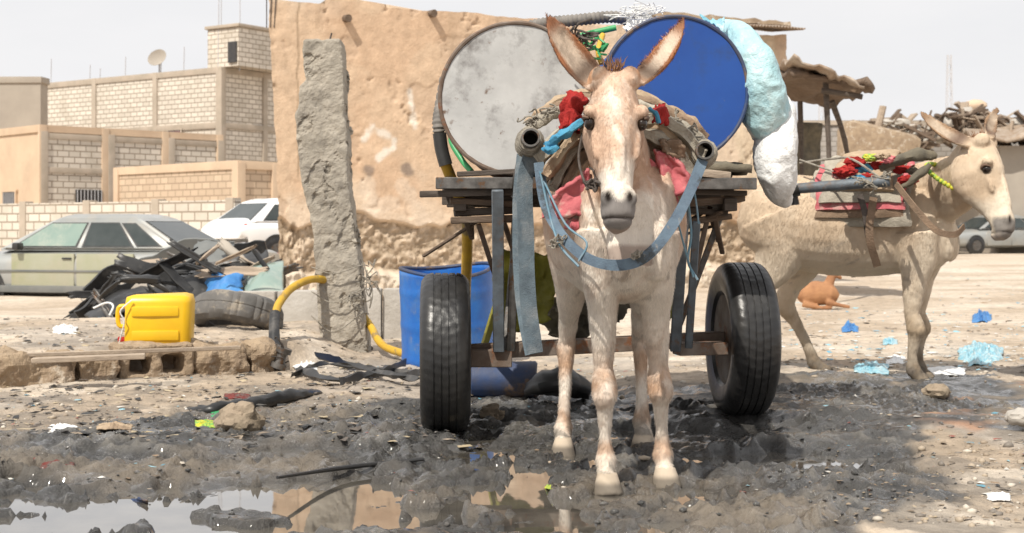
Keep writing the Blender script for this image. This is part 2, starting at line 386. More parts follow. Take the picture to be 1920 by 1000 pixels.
col=lerp(col,(.40,.20,.11),S((fb(X+70,Y,2.2,4)-.60)*10)*S((8.5-Y)/2)*S((X-1)/.6)*.7)
mm=mudmask(X,Y)
mn=S((mm-.5+(fb(X,Y,5,4)-.5)*1.0)*3+.25)
hi_=S((Z-hbase(X,Y)-.004)/.035)
mudc=lerp(np.zeros(X.shape+(3,))+np.array((.062,.060,.057)),(.17,.158,.14),S((fb(X+3,Y,5,5)-.47)*6)*hi_)
mudc=lerp(mudc,(.030,.029,.028),S((fb(X+30,Y+3,7,4)-.48)*8)*.6*(1-hi_*.6))
mudc=lerp(mudc,(.22,.18,.135),S((fb(X+90,Y+3,1.2,4)-.54)*7)*.7)
col=col*(1-mn[...,None])+mudc*mn[...,None]
col=lerp(col,(.05,.047,.043),S(pud(X,Y)*1.8)*mm*.8)
wet=np.clip(mn*(.55+.45*S((fb(X+11,Y+2,2.0,4)-.32)*6))+S(pud(X,Y)*3)*mm,0,1)
ca=me.color_attributes.new('Col','FLOAT_COLOR','POINT')
ca.data.foreach_set('color',np.concatenate([col,wet[...,None]],-1).reshape(-1).astype(np.float32))
me.materials.append(M['ground'])
go=bpy.data.objects.new('ground',me); C.objects.link(go); tag(go,'sandy rubbish strewn ground with black churned mud in front','ground',kind='structure')
m,nt,b=base('puddle_water'); v_=coords(nt)
nt.links.new(mixc(nt,ramp(nt,nz(nt,v_,5,6),.4,.6),(.06,.055,.048),(.12,.108,.09)),b.inputs['Base Color'])
b.inputs['Roughness'].default_value=.03; b.inputs['IOR'].default_value=1.5
b.inputs['Specular IOR Level'].default_value=1.0; b.inputs['Coat Weight'].default_value=.6; b.inputs['Coat Roughness'].default_value=.02
bump(nt,b,nz(nt,v_,5,3),.07,.006); M['water']=m
w=MB(); w.sheet(V(-3.0,3.3,-.015),V(1.75,3.3,-.015),V(1.75,6.1,-.015),V(-3.0,6.1,-.015),4,4,0); tag(w.build('puddle_water','water'),'shallow puddles lying in the black mud in front','water',kind='structure')

# ------------------------------------------------ world, light, camera
W=bpy.data.worlds.new('World'); bpy.context.scene.world=W; W.use_nodes=True; nt=W.node_tree
bg=nt.nodes['Background']; sky=nd(nt,'ShaderNodeTexSky',sky_type='NISHITA'); sky.sun_disc=False
SE,SX,SY=R(53),-.46,-.78
sky.sun_elevation=SE; sky.sun_rotation=math.atan2(SX,SY); sky.dust_density=3
tc=nd(nt,'ShaderNodeTexCoord'); mp=nd(nt,'ShaderNodeMapping'); mp.inputs['Scale'].default_value=(1,1,3.5); nt.links.new(tc.outputs['Generated'],mp.inputs[0])
fz=nz(nt,mp.outputs[0],2.2,6,.55)
r=nd(nt,'ShaderNodeMapRange'); r.inputs[1].default_value=.3; r.inputs[2].default_value=.6; r.inputs[3].default_value=.86; r.inputs[4].default_value=1; nt.links.new(fz,r.inputs[0])
cc=mixc(nt,r.outputs[0],sky.outputs[0],(8.6,8.55,8.65)); nt.links.new(cc,bg.inputs[0]); bg.inputs[1].default_value=.105
sl=bpy.data.lights.new('sun','SUN'); sl.energy=5.0; sl.angle=R(.6); sl.color=(1,.94,.84)
so=bpy.data.objects.new('sun',sl); C.objects.link(so)
k=math.cos(SE)/math.hypot(SX,SY); sd=V(SX*k,SY*k,math.sin(SE)); so.rotation_euler=sd.to_track_quat('Z','Y').to_euler(); so.location=(-5,-5,12)
cam=bpy.data.cameras.new('camera'); cam.lens=50; cam.sensor_width=36; cam.shift_y=-65/1920; cam.clip_end=2000; cam.clip_start=.1
cam.dof.use_dof=True; cam.dof.focus_distance=4.6; cam.dof.aperture_fstop=8
co_=bpy.data.objects.new('camera',cam); C.objects.link(co_); co_.location=(0,0,CH); co_.rotation_euler=(R(90),0,0); bpy.context.scene.camera=co_
vs=bpy.context.scene.view_settings; vs.view_transform='Standard'; vs.look='None'; vs.exposure=0

# ------------------------------------------------ donkeys
FT=[(.80,.0,.092,.13),(.66,-.01,.064,.10),(.56,0,.045,.067),(.45,.01,.035,.048),(.385,.015,.0280,.036),(.340,.004,.037,.043),(.30,-.004,.041,.048),(.266,.005,.027,.034),(.19,.015,.0185,.026),(.140,.015,.021,.029),(.103,.01,.033,.040),(.068,-.015,.026,.030),(.050,-.032,.033,.039),(0,-.05,.049,.060)]
HT=[(.88,-.02,.12,.19),(.74,-.07,.10,.165),(.62,-.03,.062,.115),(.51,.05,.037,.062),(.43,.10,.033,.056),(.385,.105,.035,.050),(.3,.075,.0225,.031),(.2,.05,.0205,.028),(.14,.04,.024,.030),(.103,.035,.034,.040),(.068,.005,.026,.030),(.050,-.015,.033,.039),(0,-.025,.048,.058)]
HS=[(-.01,-.05,-.13,.042),(.03,-.012,-.18,.062),(.08,0,-.225,.078),(.125,.006,-.25,.087),(.17,.008,-.258,.0925),(.22,.000,-.25,.079),(.27,-.005,-.22,.064),(.32,-.007,-.172,.053),(.37,-.004,-.138,.046),(.41,.002,-.118,.047),(.445,.0,-.108,.052),(.475,-.012,-.106,.047),(.497,-.035,-.100,.036),(.508,-.055,-.086,.021)]
def donkey(root,Mx,legs,neck,H,ears,pal,vox=.0062,xs=0,nh=90000,slim=1,eo=0,hv=.28):
    b=MB(); lat=(Mx.to_3x3()@V(1,0,0)).normalized()
    tor=[(-.60,.80,.05,.09),(-.55,.80,.095,.165),(-.45,.80,.130,.225),(-.3,.83,.172,.262),(-.1,.83,.225,.270),(.1,.84,.248,.265),(.26,.865,.235,.25),(.38,.89,.20,.225),(.46,.90,.15,.18),(.50,.91,.07,.09)]
    b.loft([(Mx@V(-y*xs,y,z),a*slim,c*(.5+.5*slim)) for y,z,a,c in tor],lat,24,2.1,4)
    for sg in (-1,1):
        b.blob(Mx@V(.03+sg*.055,-.565,.755),(.048,.045,.11),0,1,2); b.blob(Mx@V(sg*.112,-.42,.86),(.05,.11,.17),0,1,2,0,Mx.to_3x3()); b.blob(Mx@V(sg*.15*slim,.34,.86),(.08,.16,.18),0,1,2,0,Mx.to_3x3())
    for kind,top,foot,gz in legs:
        T=FT if kind=='f' else HT; H0=T[0][0]; secs=[]
        for z,dy,ra,rb in T:
            t=z/H0; secs.append((Mx@V(foot[0]*(1-t)+top[0]*t,foot[1]*(1-t)+top[1]*t+dy,z*(1-gz/H0)+gz),ra,rb))
        b.loft(secs,lat,16,2.2,3)
    h3=H.to_3x3(); hl=h3@V(1,0,0)
    b.loft([(Vector(p),a,c) for p,a,c in neck],(lat+hl).normalized(),20,2,5)
    rsn=[]
    for s_,f_,bk,hw in HS:
        c=H@V(0,(f_+bk)/2,s_); hd=(f_-bk)/2; r=[]
        for k in range(22):
            q=k/22*2*math.pi; co=math.cos(q); si=math.sin(q)
            wd=hw*(1-.14*si*(1 if s_<.3 else .3))
            r.append(c+(h3@V(wd*math.copysign(abs(co)**.85,co),hd*math.copysign(abs(si)**.9,si),0)))
        rsn.append(r)
    b.rings(rsn)
    def hb(l,nn,s_,r): b.blob(H@V(l,nn,s_),r,mt=h3,sub=2)
    for sg in (-1,1):
        hb(sg*.077,-.038,.141,(.023,.028,.026)); hb(sg*.048,-.15,.2,(.033,.07,.085)); hb(sg*.032,-.022,.425,(.022,.026,.032)); hb(sg*.046,-.05,.02,(.034,.045,.04)); hb(sg*.060,-.052,.232,(.016,.016,.060))
    hb(0,-.095,.475,(.030,.03,.035)); hb(0,-.006,.28,(.024,.014,.11))
    for e in ears:
        bs,tp,fc,w=e; ax=(tp-bs); L=ax.length; ax.normalize(); fc=(fc-ax*fc.dot(ax)).normalized(); sd=ax.cross(fc); rr=[]
        for i in range(15):
            t=i/14; ww=w*(.50+1.2*t-1.66*t*t if t<.36 else .717*(1-((t-.36)/.64)**1.9)**.8)*1.0+.004
            dp=ww*(.75-.35*t); th=.010*(1-.3*t)
            bend=fc*(-.02*math.sin(t*3.1)); c=bs+ax*L*t+bend
            outer=[];inner=[]
            for k in range(9):
                a=math.pi*(k/8); outer.append(c-sd*math.cos(a)*ww-fc*math.sin(a)*dp)
                wi=max(ww-th,.001); di=max(dp-th,.0005); inner.append(c-sd*math.cos(a)*wi-fc*math.sin(a)*di+fc*.001)
            rr.append(outer+inner[::-1])
        b.rings(rr)
    ob=b.build('body','fur',None,rem=vox,sit=3,smooth=0)
    me=ob.data; n=len(me.vertices); a=np.empty(n*3); me.vertices.foreach_get('co',a); a=a.reshape(-1,3).copy()
    nr=np.empty(n*3); me.vertices.foreach_get('normal',nr); nr=nr.reshape(-1,3).copy()
    Hi=np.array(H.inverted()); hc=(np.c_[a,np.ones(n)]@Hi.T)[:,:3]; l,nn,s_=hc.T
    Mi=np.array(Mx.inverted()); bc=(np.c_[a,np.ones(n)]@Mi.T)[:,:3]
    def g(pl,pn,ps,r): return np.exp(-(((np.abs(l)-pl)/r[0])**2+((nn-pn)/r[1])**2+((s_-ps)/r[2])**2))
    nost=g(.033,-.004,.43,(.012,.02,.019)); eye=g(.092,-.05,.172,(.026,.024,.019))
    mouth=np.exp(-((s_-.478-(nn+.06)*.25)/.004)**2)*(s_>.4)*(nn<-.02)*(nn>-.12)*(np.abs(l)<.08)
    a=a-nr*(nost*.018+eye*.012+mouth*.004)[:,None]
    inh=(s_>-.03)&(s_<.53)&(np.abs(l)<.125)&(nn<.06)&(nn>-.3)
    fr=fb(bc[:,0]*1+bc[:,2],bc[:,1]+bc[:,2]*.5,9,3)-.5
    a=a+nr*(fr*.009)[:,None]*((bc[:,2]>.3)&(~inh))[:,None]
    a=a+nr*(.0035*(bc[:,2]<.046))[:,None]
    fr2=fb(bc[:,0]*2+bc[:,1]*3,bc[:,2]*1.5,16,3)-.5
    a=a+nr*(fr2*.008)[:,None]*((bc[:,2]<.5)&(bc[:,2]>.05))[:,None]
    fr3=fb(l*2+nn,s_,22,3)-.5; a=a+nr*(fr3*.005)[:,None]*inh[:,None]
    me.vertices.foreach_set('co',a.ravel())
    col=np.zeros((n,3))+np.array(pal['coat']); mot=pal.get('mot',1)
    def mx(c,t):
        nonlocal col; col=col*(1-t[:,None])+np.array(c)*t[:,None]
    fbn=fb(a[:,0]*3+a[:,1],a[:,2]*3,5,4)-.5
    fb2=fb(a[:,0]*3+a[:,1]*2+9,a[:,2]*3,2.2,5)-.5
    fb3=fb(a[:,0]*2+a[:,1]*2+29,a[:,2],22,3)-.5
    fb4=fb(a[:,0]*2+a[:,1]*1.5+59,a[:,2]*1.3,9,4,.6)-.5
    z=bc[:,2]+fbn*.12
    mx(pal['dark'],S((fb2-.02)*7)*.45*mot)
    mx(pal['pale'],(1-S((z-.62)/.2))*(~inh)*pal.get('palef',.95))
    mx(pal['pale'],S((-.40-bc[:,1]+fbn*.2)/.15)*S((1.0-z)/.15)*(~inh)*.85)
    mx(pal['dark'],S((fb4-.07)*9)*.28*mot)
    mx(pal['pale'],S((-fb4-.09)*9)*.3*mot)
    mx(pal['knee'],np.exp(-((z-.33)/.065)**2)*.8*(~inh)*S((fbn+.25)*4)); mx(pal['knee'],np.exp(-((z-.115)/.035)**2)*.75*(~inh))
    mx(pal['knee'],(1-S((z-.2)/.5))*S((fb2-.04)*8)*.3*(~inh))
    mx(pal['low'],(1-S((z-.02)/pal['lowh']))*pal.get('lowf',.5)*(~inh))
    mx((.13,.12,.105),(1-S((bc[:,2]-.05)/.14))*S((fb3+.02)*8)*.65)
    mx(pal['hoof'],(1-S((bc[:,2]-.046)/.006))*.85)
    mx((.05,.048,.045),(1-S((bc[:,2]-.008)/.02))*.7)
    mx((.2,.17,.15),S((fb3-.20)*12)*(bc[:,2]<.75)*.4)
    mx((.16,.15,.14),S((fb4-.14)*14)*np.exp(-((z-.74)/.10)**2)*(bc[:,1]<-.4)*.5)
    mx(pal['pale'],inh*S((s_-.27+fbn*.12)/.06)*.97)
    mx(pal['pale'],inh*np.exp(-((np.abs(l+fbn*.05))/.034)**2)*S((nn+.03)/.02)*S((s_-.03)/.08)*.75*S((fb3+.22)*4))
    mx(pal['dark'],inh*np.exp(-((np.abs(l)-.065)/.022)**2)*S((s_-.2)/.05)*(1-S((s_-.31)/.05))*.4)
    mx(pal['nose'],inh*S((s_-.412+np.abs(l)*.3+fbn*.06)/.028)*S((nn+.100)/.02)*.88)
    mx(pal['lip'],inh*S((s_-.47)/.015)*(1-S((nn+.075)/.02))*.9)
    mx((.02,.015,.013),np.clip(nost*1.8,0,1)*inh); mx((.03,.02,.018),np.clip(mouth,0,1)*.8*inh)
    mx(pal['ring'],np.clip(g(.1,-.05,.172,(.042,.033,.028))*1.2,0,1)*inh*.7)
    mx((.03,.02,.015),np.clip(g(.1,-.05,.172,(.035,.026,.018))*1.3,0,1)*inh*.9)
    earm=np.zeros(n)
    for bs,tp,fc,w in ears:
        ax=(tp-bs); L=ax.length; ax=np.array(ax.normalized()); f3=np.array(fc); f3=f3-ax*f3.dot(ax); f3/=np.linalg.norm(f3); sdv=np.cross(ax,f3)
        d=a-np.array(bs); t=d@ax/L; lt=np.linalg.norm(d-np.outer(d@ax,ax),axis=1)
        m=(t>.0)&(t<1.15)&(lt<w*1.15)&(s_<.04)
        inner=S((nr@f3-.1)/.3); rim=S((np.abs(d@sdv)/(w*.72)-.50)/.3)
        mx(pal['earout'],m*1.0*S(t/.1)); mx(pal['earin'],m*inner*(1-rim)*S((t-.05)/.12)*.95); mx(pal['earrim'],m*np.clip(rim*.85+S((t-.68)/.2)*.9,0,1)*S((t-.12)/.2))
        mx(pal['earbase'],m*inner*np.exp(-((t-.20)/.16)**2)*.9); mx(pal['earbase'],m*inner*S((fb4-.05)*9)*.4); earm=np.maximum(earm,m*1.0)
    ca=me.color_attributes.new('Col','FLOAT_COLOR','POINT')
    ca.data.foreach_set('color',np.c_[col,np.ones(n)].ravel().astype(np.float32))
    bare=np.clip(nost*2+mouth+eye*1.5+(bc[:,2]<.05)*1.0+inh*S((s_-.42)/.03)*.9,0,1)
    rg=np.random.RandomState(5)
    vi=np.empty(len(me.loops),dtype=np.int32); me.loops.foreach_get('vertex_index',vi)
    ls=np.empty(len(me.polygons),dtype=np.int32); me.polygons.foreach_get('loop_start',ls); lt_=np.empty(len(me.polygons),dtype=np.int32); me.polygons.foreach_get('loop_total',lt_)
    ls=ls[lt_==4]; Q=vi[ls[:,None]+np.arange(4)]
    pk=Q[rg.randint(0,len(Q),nh)]; u=rg.rand(nh,1); v_=rg.rand(nh,1)
    p=a[pk[:,0]]*(1-u)*(1-v_)+a[pk[:,1]]*u*(1-v_)+a[pk[:,2]]*u*v_+a[pk[:,3]]*(1-u)*v_
    N=nr[pk[:,0]]; cl=col[pk[:,0]]; bb=bare[pk[:,0]]; hh=inh[pk[:,0]]*1.0; em=earm[pk[:,0]]
    k=rg.rand(nh)>bb; p,N,cl,hh,em=p[k],N[k],cl[k],hh[k],em[k]; m_=len(p)
    back=np.array(Mx.to_3x3()@V(0,1,0)); eup=np.array((ears[0][1]-ears[0][0]).normalized())
    fl=np.array([0,0,-1.0])+back*.5*(1-hh[:,None])+rg.randn(m_,3)*.32
    fl=fl*(1-em[:,None])+em[:,None]*(eup+rg.randn(m_,3)*.3)
    fl=fl-N*(fl*N).sum(1)[:,None]; fl/=np.linalg.norm(fl,axis=1)[:,None]+1e-6
    sdw=np.cross(fl,N); Lh=(.013-.006*hh-.002*em)*(.6+.8*rg.rand(m_))
    w2=.0009
    tri=np.stack([p-sdw*w2+N*.0003,p+sdw*w2+N*.0003,p+fl*Lh[:,None]+N*(Lh*(.18+.14*rg.rand(m_)))[:,None]],1).reshape(-1,3)
    nN=N+sdw*(rg.randn(m_,1)*.10)+fl*.06; nN/=np.linalg.norm(nN,axis=1)[:,None]
    cv=cl*(1.02-hv/2+hv*rg.rand(m_,1)); cv=np.repeat(np.clip(cv,.01,.9),3,0)
    inv=np.array(root.matrix_basis.inverted()); tri=(np.c_[tri,np.ones(len(tri))]@inv.T)[:,:3]
    hm=bpy.data.meshes.new('short_coat'); hm.vertices.add(len(tri)); hm.vertices.foreach_set('co',tri.ravel())
    hm.loops.add(len(tri)); hm.loops.foreach_set('vertex_index',np.arange(len(tri),dtype=np.int32))
    hm.polygons.add(m_); hm.polygons.foreach_set('loop_start',np.arange(0,3*m_,3,dtype=np.int32)); hm.polygons.foreach_set('loop_total',np.full(m_,3,dtype=np.int32))
    hm.update(calc_edges=True); c2=hm.color_attributes.new('Col','FLOAT_COLOR','POINT'); c2.data.foreach_set('color',np.c_[cv,np.ones(len(cv))].ravel().astype(np.float32))
    hm.materials.append(M['hair']); hm.shade_smooth(); hm.normals_split_custom_set_from_vertices(np.repeat(nN,3,0).tolist())
    ho=bpy.data.objects.new('short_coat',hm); C.objects.link(ho); ho.parent=root
    me.transform(root.matrix_basis.inverted()); ob.parent=root; me.shade_smooth()
    for sg in (-1,1):
        e=MB(); e.blob(H@V(sg*(.077-eo),-.05,.172),(.0170,.021,.0195),mt=h3,sub=3); e.build('eye','eye',root)
        e=MB(); e.tube([H@V(sg*(.076-eo),-.078,.170),H@V(sg*(.089-eo),-.064,.156),H@V(sg*(.094-eo),-.045,.153),H@V(sg*(.084-eo),-.024,.166)],[.003,.0075,.0075,.003],6,4); e.build('eyelid','lid',root)
    t=MB()
    for i in range(190):
        u=random.random(); p=H@V(random.gauss(0,.013),-.03-u*.14,-.015+random.uniform(-.01,.02)); d=(h3@V(random.gauss(0,.30),.45-u,-1)).normalized(); L=random.uniform(.015,.042)
        t.tube([p,p+d*L*.6,p+d*L+V(random.gauss(0,.006),0,-.004)],[.002,.0014,.0004],3)
    t.build('mane','mane',root)
    return ob
def head_m(poll,muz,nrm):
    s_=(muz-poll).normalized(); n_=(nrm-s_*nrm.dot(s_)).normalized(); l_=n_.cross(s_)
    m=Matrix((l_,n_,s_)).transposed().to_4x4(); m.translation=poll; return m
r1=thing('donkey',(.36,4.9,0),0,'tan donkey facing the viewer in front of the drum cart with both ears raised','donkey')
M1=Matrix.Translation((.36,4.9,0))
H1=head_m(P(1155,122,4.25),P(1163,425,4.045),V(0.02,-1,.35))
gz=lambda x,y: TZ(x,y)
legs1=[('f',(-.080,-.42),(-.06,-.41),-.028),('f',(.080,-.42),(.135,-.30),-.024),('h',(-.13,.33),(-.175,.33),min(0,gz(.19,5.2))-.012),('h',(.12,.33),(.13,.42),min(0,gz(.5,5.3))-.012)]
neck1=[(V(.36,4.62,.90),.125,.23),(V(.348,4.50,1.00),.100,.19),(V(.33,4.42,1.10),.080,.145),(V(.315,4.37,1.19),.067,.115),(V(.308,4.34,1.25),.055,.085)]
ears1=[(P(1122,158,4.29),P(1025,26,4.27),V(.45,-1,-.1),.064),(P(1192,152,4.29),P(1285,30,4.30),V(-.80,-.6,-.1),.056)]
pal1=dict(coat=(.62,.44,.325),dark=(.50,.325,.225),pale=(.80,.725,.635),knee=(.47,.28,.165),low=(.64,.53,.41),lowh=.10,lowf=.4,hoof=(.46,.38,.29),nose=(.16,.15,.15),lip=(.42,.33,.28),ring=(.28,.17,.12),earout=(.52,.30,.18),earin=(.66,.55,.44),earrim=(.32,.125,.055),earbase=(.09,.06,.045))
donkey(r1,M1,legs1,neck1,H1,ears1,pal1,xs=.05,nh=170000,hv=.30)
o2=V(1.70,7.45,0); M2=Matrix.Translation(o2)@Matrix.Rotation(R(63),4,'Z')
r2=thing('donkey',o2,0,'tan donkey seen from the side at the right with beaded collar and red pads','donkey')
H2=head_m(P(1864,254,6.86),P(1914,464,6.70),V(.80,-.62,.2))
legs2=[('f',(-.09,-.42),(-.07,-.42),.0),('f',(.09,-.42),(.06,-.42),.0),('h',(.11,.33),(.16,.10),.0),('h',(-.12,.33),(-.12,.34),.0)]
nb=M2@V(0,-.33,.90)
neck2=[(nb,.13,.23),(M2@V(0,-.5,.99),.100,.18),(P(1804,338,7.0),.080,.138),(P(1828,296,6.93),.068,.108),(P(1844,270,6.90),.055,.084)]
ears2=[(P(1820,268,6.84),P(1724,208,6.95),V(.15,-1,.75),.060),(P(1858,254,6.86),P(1874,198,6.98),V(.3,-.9,.2),.05)]
pal2=dict(coat=(.58,.455,.33),dark=(.49,.37,.26),pale=(.70,.61,.49),knee=(.36,.27,.18),low=(.12,.095,.07),lowh=.36,lowf=.88,hoof=(.10,.08,.07),nose=(.17,.16,.155),lip=(.36,.31,.27),ring=(.22,.165,.11),earout=(.54,.41,.29),earin=(.48,.39,.30),earrim=(.28,.17,.1),earbase=(.15,.1,.075),palef=.7,mot=.6)
donkey(r2,M2,legs2,neck2,H2,ears2,pal2,vox=.008,nh=70000,slim=.95,eo=.006,hv=.14)

# ------------------------------------------------ harness, front donkey
sp=thing('saddle_pad',(.36,4.62,1.05),0,'stack of folded sacks strapped over the shoulders of the front donkey','saddle pad')
mats=['pink_cloth','burlap','brown_cloth','burlap_grey','burlap','burlap_grey']
rnp=random.Random(31)
for i in range(6):
    for sg in (-1,1):
        k=i; w0=((.178+.0190*k) if sg<0 else (.160+.0175*k))+rnp.uniform(-.008,.008); th_=rnp.uniform(.016,.022)
        top=V(.36+sg*.02,4.60,1.025+.027*k)
        ez=((.810+.040*k) if sg<0 else (.865+.034*k))+rnp.uniform(-.014,.012); fy=rnp.uniform(-.035,.02); tw=rnp.uniform(-.04,.04)
        pts=[top,V(.36+sg*(.085+.004*k),4.60,1.005+.029*k),V(.36+sg*(w0*.72),4.60,.955+.031*k),V(.36+sg*(w0*.93),4.6,(ez+.90+.031*k)/2),V(.36+sg*w0,4.6,ez)]
        pts=cat(pts,10); b=MB(); rr=[]
        for j,p in enumerate(pts):
            r=[]; t=(pts[min(j+1,len(pts)-1)]-pts[max(j-1,0)]).normalized(); nn=V(t.z,0,-t.x).normalized(); jj=j/len(pts)
            for q in range(28):
                a=q/28*6.2832; ca_,sa_=math.cos(a),math.sin(a)
                yy=fy+tw*jj+math.copysign(abs(ca_)**.30,ca_)*(.160+.022*noise.noise(V(jj*5,i,sg))); tt=math.copysign(abs(sa_)**.45,sa_)*th_*(1+.35*noise.noise(V(jj*6,i,sg*3)))
                if abs(sa_)<.24: tt*=.25; yy*=.965          # dark crease between the two halves of the fold
                pp=p+V(0,yy,0)+nn*tt; pp+=nn*.010*noise.noise(V(pp.x*9,pp.y*12,pp.z*9+i)); pp+=V(.005*noise.noise(pp*26),.014*noise.noise(pp*18+V(3,i,0)),.004*noise.noise(pp*30)); r.append(pp)
            rr.append(r)
        b.rings(rr); b.build('folded_sack',mats[i],sp,smooth=45,disp=(.0045,34))
b=MB(); b.sheet(P(1048,240,4.42),P(1084,250,4.40),P(1100,182,4.46),P(1062,172,4.50),18,18,.04,16,.03,5,.25); b.build('red_pad','red_cloth',sp,thick=.012)
b=MB(); b.sheet(P(1222,232,4.40),P(1252,236,4.42),P(1256,204,4.48),P(1228,198,4.46),14,14,.03,16,.02,8,.25); b.build('red_pad','red_cloth',sp,thick=.012)
b=MB(); b.tube([P(1020,280,4.38),P(1038,264,4.36),P(1062,248,4.36),P(1092,226,4.38)],[.008,.014,.015,.008],10,6); b.tube([P(1022,268,4.38),P(1030,284,4.36),P(1046,274,4.36)],[.008,.012,.008],10,4); b.build('knotted_cloth','lightblue_cloth',sp,disp=(.010,45))
b=MB(); b.tube([P(1218,205,4.38),P(1232,215,4.36),P(1236,232,4.36)],.008,8,4); b.build('knotted_cloth','lightblue_cloth',sp,disp=(.006,45))
b=MB(); b.sheet(P(1044,360,4.40),P(1106,318,4.40),P(1108,402,4.39),P(1010,412,4.40),18,18,.03,11,.03,3,.12); b.build('cloth_flap','pink_cloth',sp,thick=.014)
b=MB(); b.sheet(P(1226,282,4.42),P(1264,292,4.42),P(1308,352,4.43),P(1256,372,4.42),18,18,.03,11,.03,5,.12); b.build('cloth_flap','pink_cloth',sp,thick=.014)
b=MB(); b.sheet(P(1236,262,4.41),P(1270,262,4.43),P(1290,300,4.43),P(1250,290,4.41),14,14,.03,14,.02,15,.15); b.build('cloth_flap','brown_cloth',sp,thick=.012)
cart=thing('donkey_cart',(.32,6.0,0),0,'two wheeled wooden cart carrying the two big drums behind the front donkey','cart')
SHL=(V(.058,4.40,1.092),V(.02,5.6,.955)); SHR=(V(.597,4.40,1.053),V(.66,5.6,.955))
for a_,b_ in (SHL,SHR):
    d=(b_-a_).normalized(); q=Matrix.Translation(a_)@d.to_track_quat('Z','Y').to_matrix().to_4x4(); L=(b_-a_).length
    b=MB(); b.lathe([(.029,0),(.029,L),(.023,L),(.023,0)],q,24,close=True); b.build('shaft','steel_bare',cart)
    b=MB(); b.lathe([(.0225,.06),(.0225,.07)],q,20); b.build('pipe_shade_disc','shade_black',cart)  # near-black disc paints the shade inside the open pipe end
bow=thing('harness_yoke',(.36,4.7,1.1),0,'rope wrapped padded yoke joining the two cart shafts over the front donkey','harness')
for i in range(3):
    o_=V(random.gauss(0,.005),.045*i-.06,.020*i-.015)
    b=MB(); b.tube([P(986,244,4.70)+o_,P(1016,222,4.70)+o_,P(1060,198,4.72)+o_,P(1110,188,4.72)+o_,P(1200,192,4.72)+o_,P(1250,216,4.72)+o_,P(1296,242,4.70)+o_,P(1322,262,4.70)+o_],[.012,.020,.017,.018,.018,.016,.019,.012],10,6); b.build('padded_bar',['burlap_grey','brown_cloth','burlap'][i],bow,disp=(.010,30))
def tangle(mb,c,rad,n,r,seed=0,stretch=(1,1,1)):
    rnd=random.Random(seed)
    for i in range(n):
        p=Vector(c)+V(*(rnd.gauss(0,rad*.4)*s for s in stretch)); pts=[p]
        for k in range(5): p=p+V(*(rnd.gauss(0,rad*.55)*s for s in stretch)); p=Vector(c)+(p-Vector(c))*.85; pts.append(p)
        mb.tube(pts,r,5,3)
for i,(c_,rd,n_,st_) in enumerate([(P(998,226,4.50),.020,10,(1,1,1)),(P(1040,204,4.60),.018,8,(1.4,1,.8)),(P(1300,252,4.50),.020,10,(1,1,1)),(P(1268,228,4.60),.018,7,(1,1,1))]):
    b=MB(); tangle(b,c_,rd,n_,.0028,i+1,st_); b.build('lashing','rope',bow)
for c,dv in ((SHL[0],(SHL[1]-SHL[0]).normalized()),(SHR[0],(SHR[1]-SHR[0]).normalized())):
    b=MB()
    for i in range(9):
        cc_=c+dv*(.04+.012*i); u=dv.orthogonal().normalized(); w_=dv.cross(u)
        b.tube([cc_+(u*math.cos(k/14*6.283)+w_*math.sin(k/14*6.283))*(.033+.004*(i%3)) for k in range(14)],.0055,5,close=True)
    b.build('lashing','rope' if c.x<.3 else 'burlap_grey',bow)
b=MB(); tangle(b,P(1085,68,5.3),.045,14,.004,5,(1,1,.7)); tag(b.build('black_rope','rope_dark'),'tangle of black rope on top between the two drums','rope')
hs=thing('harness_strap',(.06,4.66,.4),0,'wide grey webbing strap looped and hanging down from the left shaft','strap')
b=MB(); b.ribbon([P(996,290,4.50),P(984,340,4.50),P(986,440,4.50),P(990,560,4.50),P(1003,662,4.51)],.052,V(1,.25,0),.006,8,.1); b.build('webbing','web',hs)
b=MB(); b.ribbon([P(985,290,4.60),P(976,400,4.58),P(982,560,4.56),P(1000,664,4.53)],.054,V(1,-.2,0),.006,8,.1); b.build('webbing','web',hs)
cs=thing('chest_strap',(.36,4.3,.7),0,'blue grey strap slung across the chest of the front donkey','strap')
pts=[P(1010,305,4.42),P(1022,380,4.40),P(1050,436,4.34),P(1088,476,4.27),P(1130,495,4.23),P(1180,495,4.215),P(1222,472,4.235),P(1262,420,4.31),P(1294,358,4.38),P(1318,300,4.42)]
sd_=[V(1,0,-.2),V(1,0,.2),V(.6,0,.8),V(.3,-.1,1),V(.1,-.15,1),V(-.1,-.15,1),V(-.4,-.1,1),V(-.8,0,.7),V(-1,0,.5),V(-1,0,.4)]
b=MB(); b.ribbon(pts,.032,sd_,.006,8,.2); b.build('webbing','web_blue',cs)
for q_,rr_ in (([P(1013,322,4.41),P(1030,400,4.38),P(1050,460,4.31),P(1085,500,4.27)],.004),([P(1020,340,4.40),P(1060,420,4.32),P(1100,455,4.26),P(1085,490,4.26)],.0035),([P(1290,375,4.40),P(1296,440,4.42),P(1290,490,4.42),P(1308,525,4.42)],.004),([P(1272,420,4.34),P(1285,470,4.38),P(1300,520,4.41)],.003),([P(1300,350,4.41),P(1306,385,4.42),P(1310,420,4.42)],.003)):
    b=MB(); b.tube(q_,rr_,6,5); b.build('cord','rope_blue',cs)
for c_,rd in ((P(1195,476,4.20),.013),(P(1048,450,4.31),.02)):
    b=MB(); tangle(b,c_,rd,10,.0025,9); b.build('knot','rope',cs)
nrp=thing('neck_rope',P(1108,345,4.22),0,'dark knotted rope hanging beside the jaw of the front donkey','rope')
b=MB(); tangle(b,P(1108,345,4.22),.018,14,.0035,11,(1,.6,1)); b.build('knot','rope_dark',nrp)
b=MB(); b.tube([P(1150,358,4.2),P(1130,345,4.17),P(1110,340,4.24),P(1100,350,4.25),P(1085,300,4.36),P(1092,250,4.38)],.0042,6,4); b.build('cord','rope_dark',nrp)

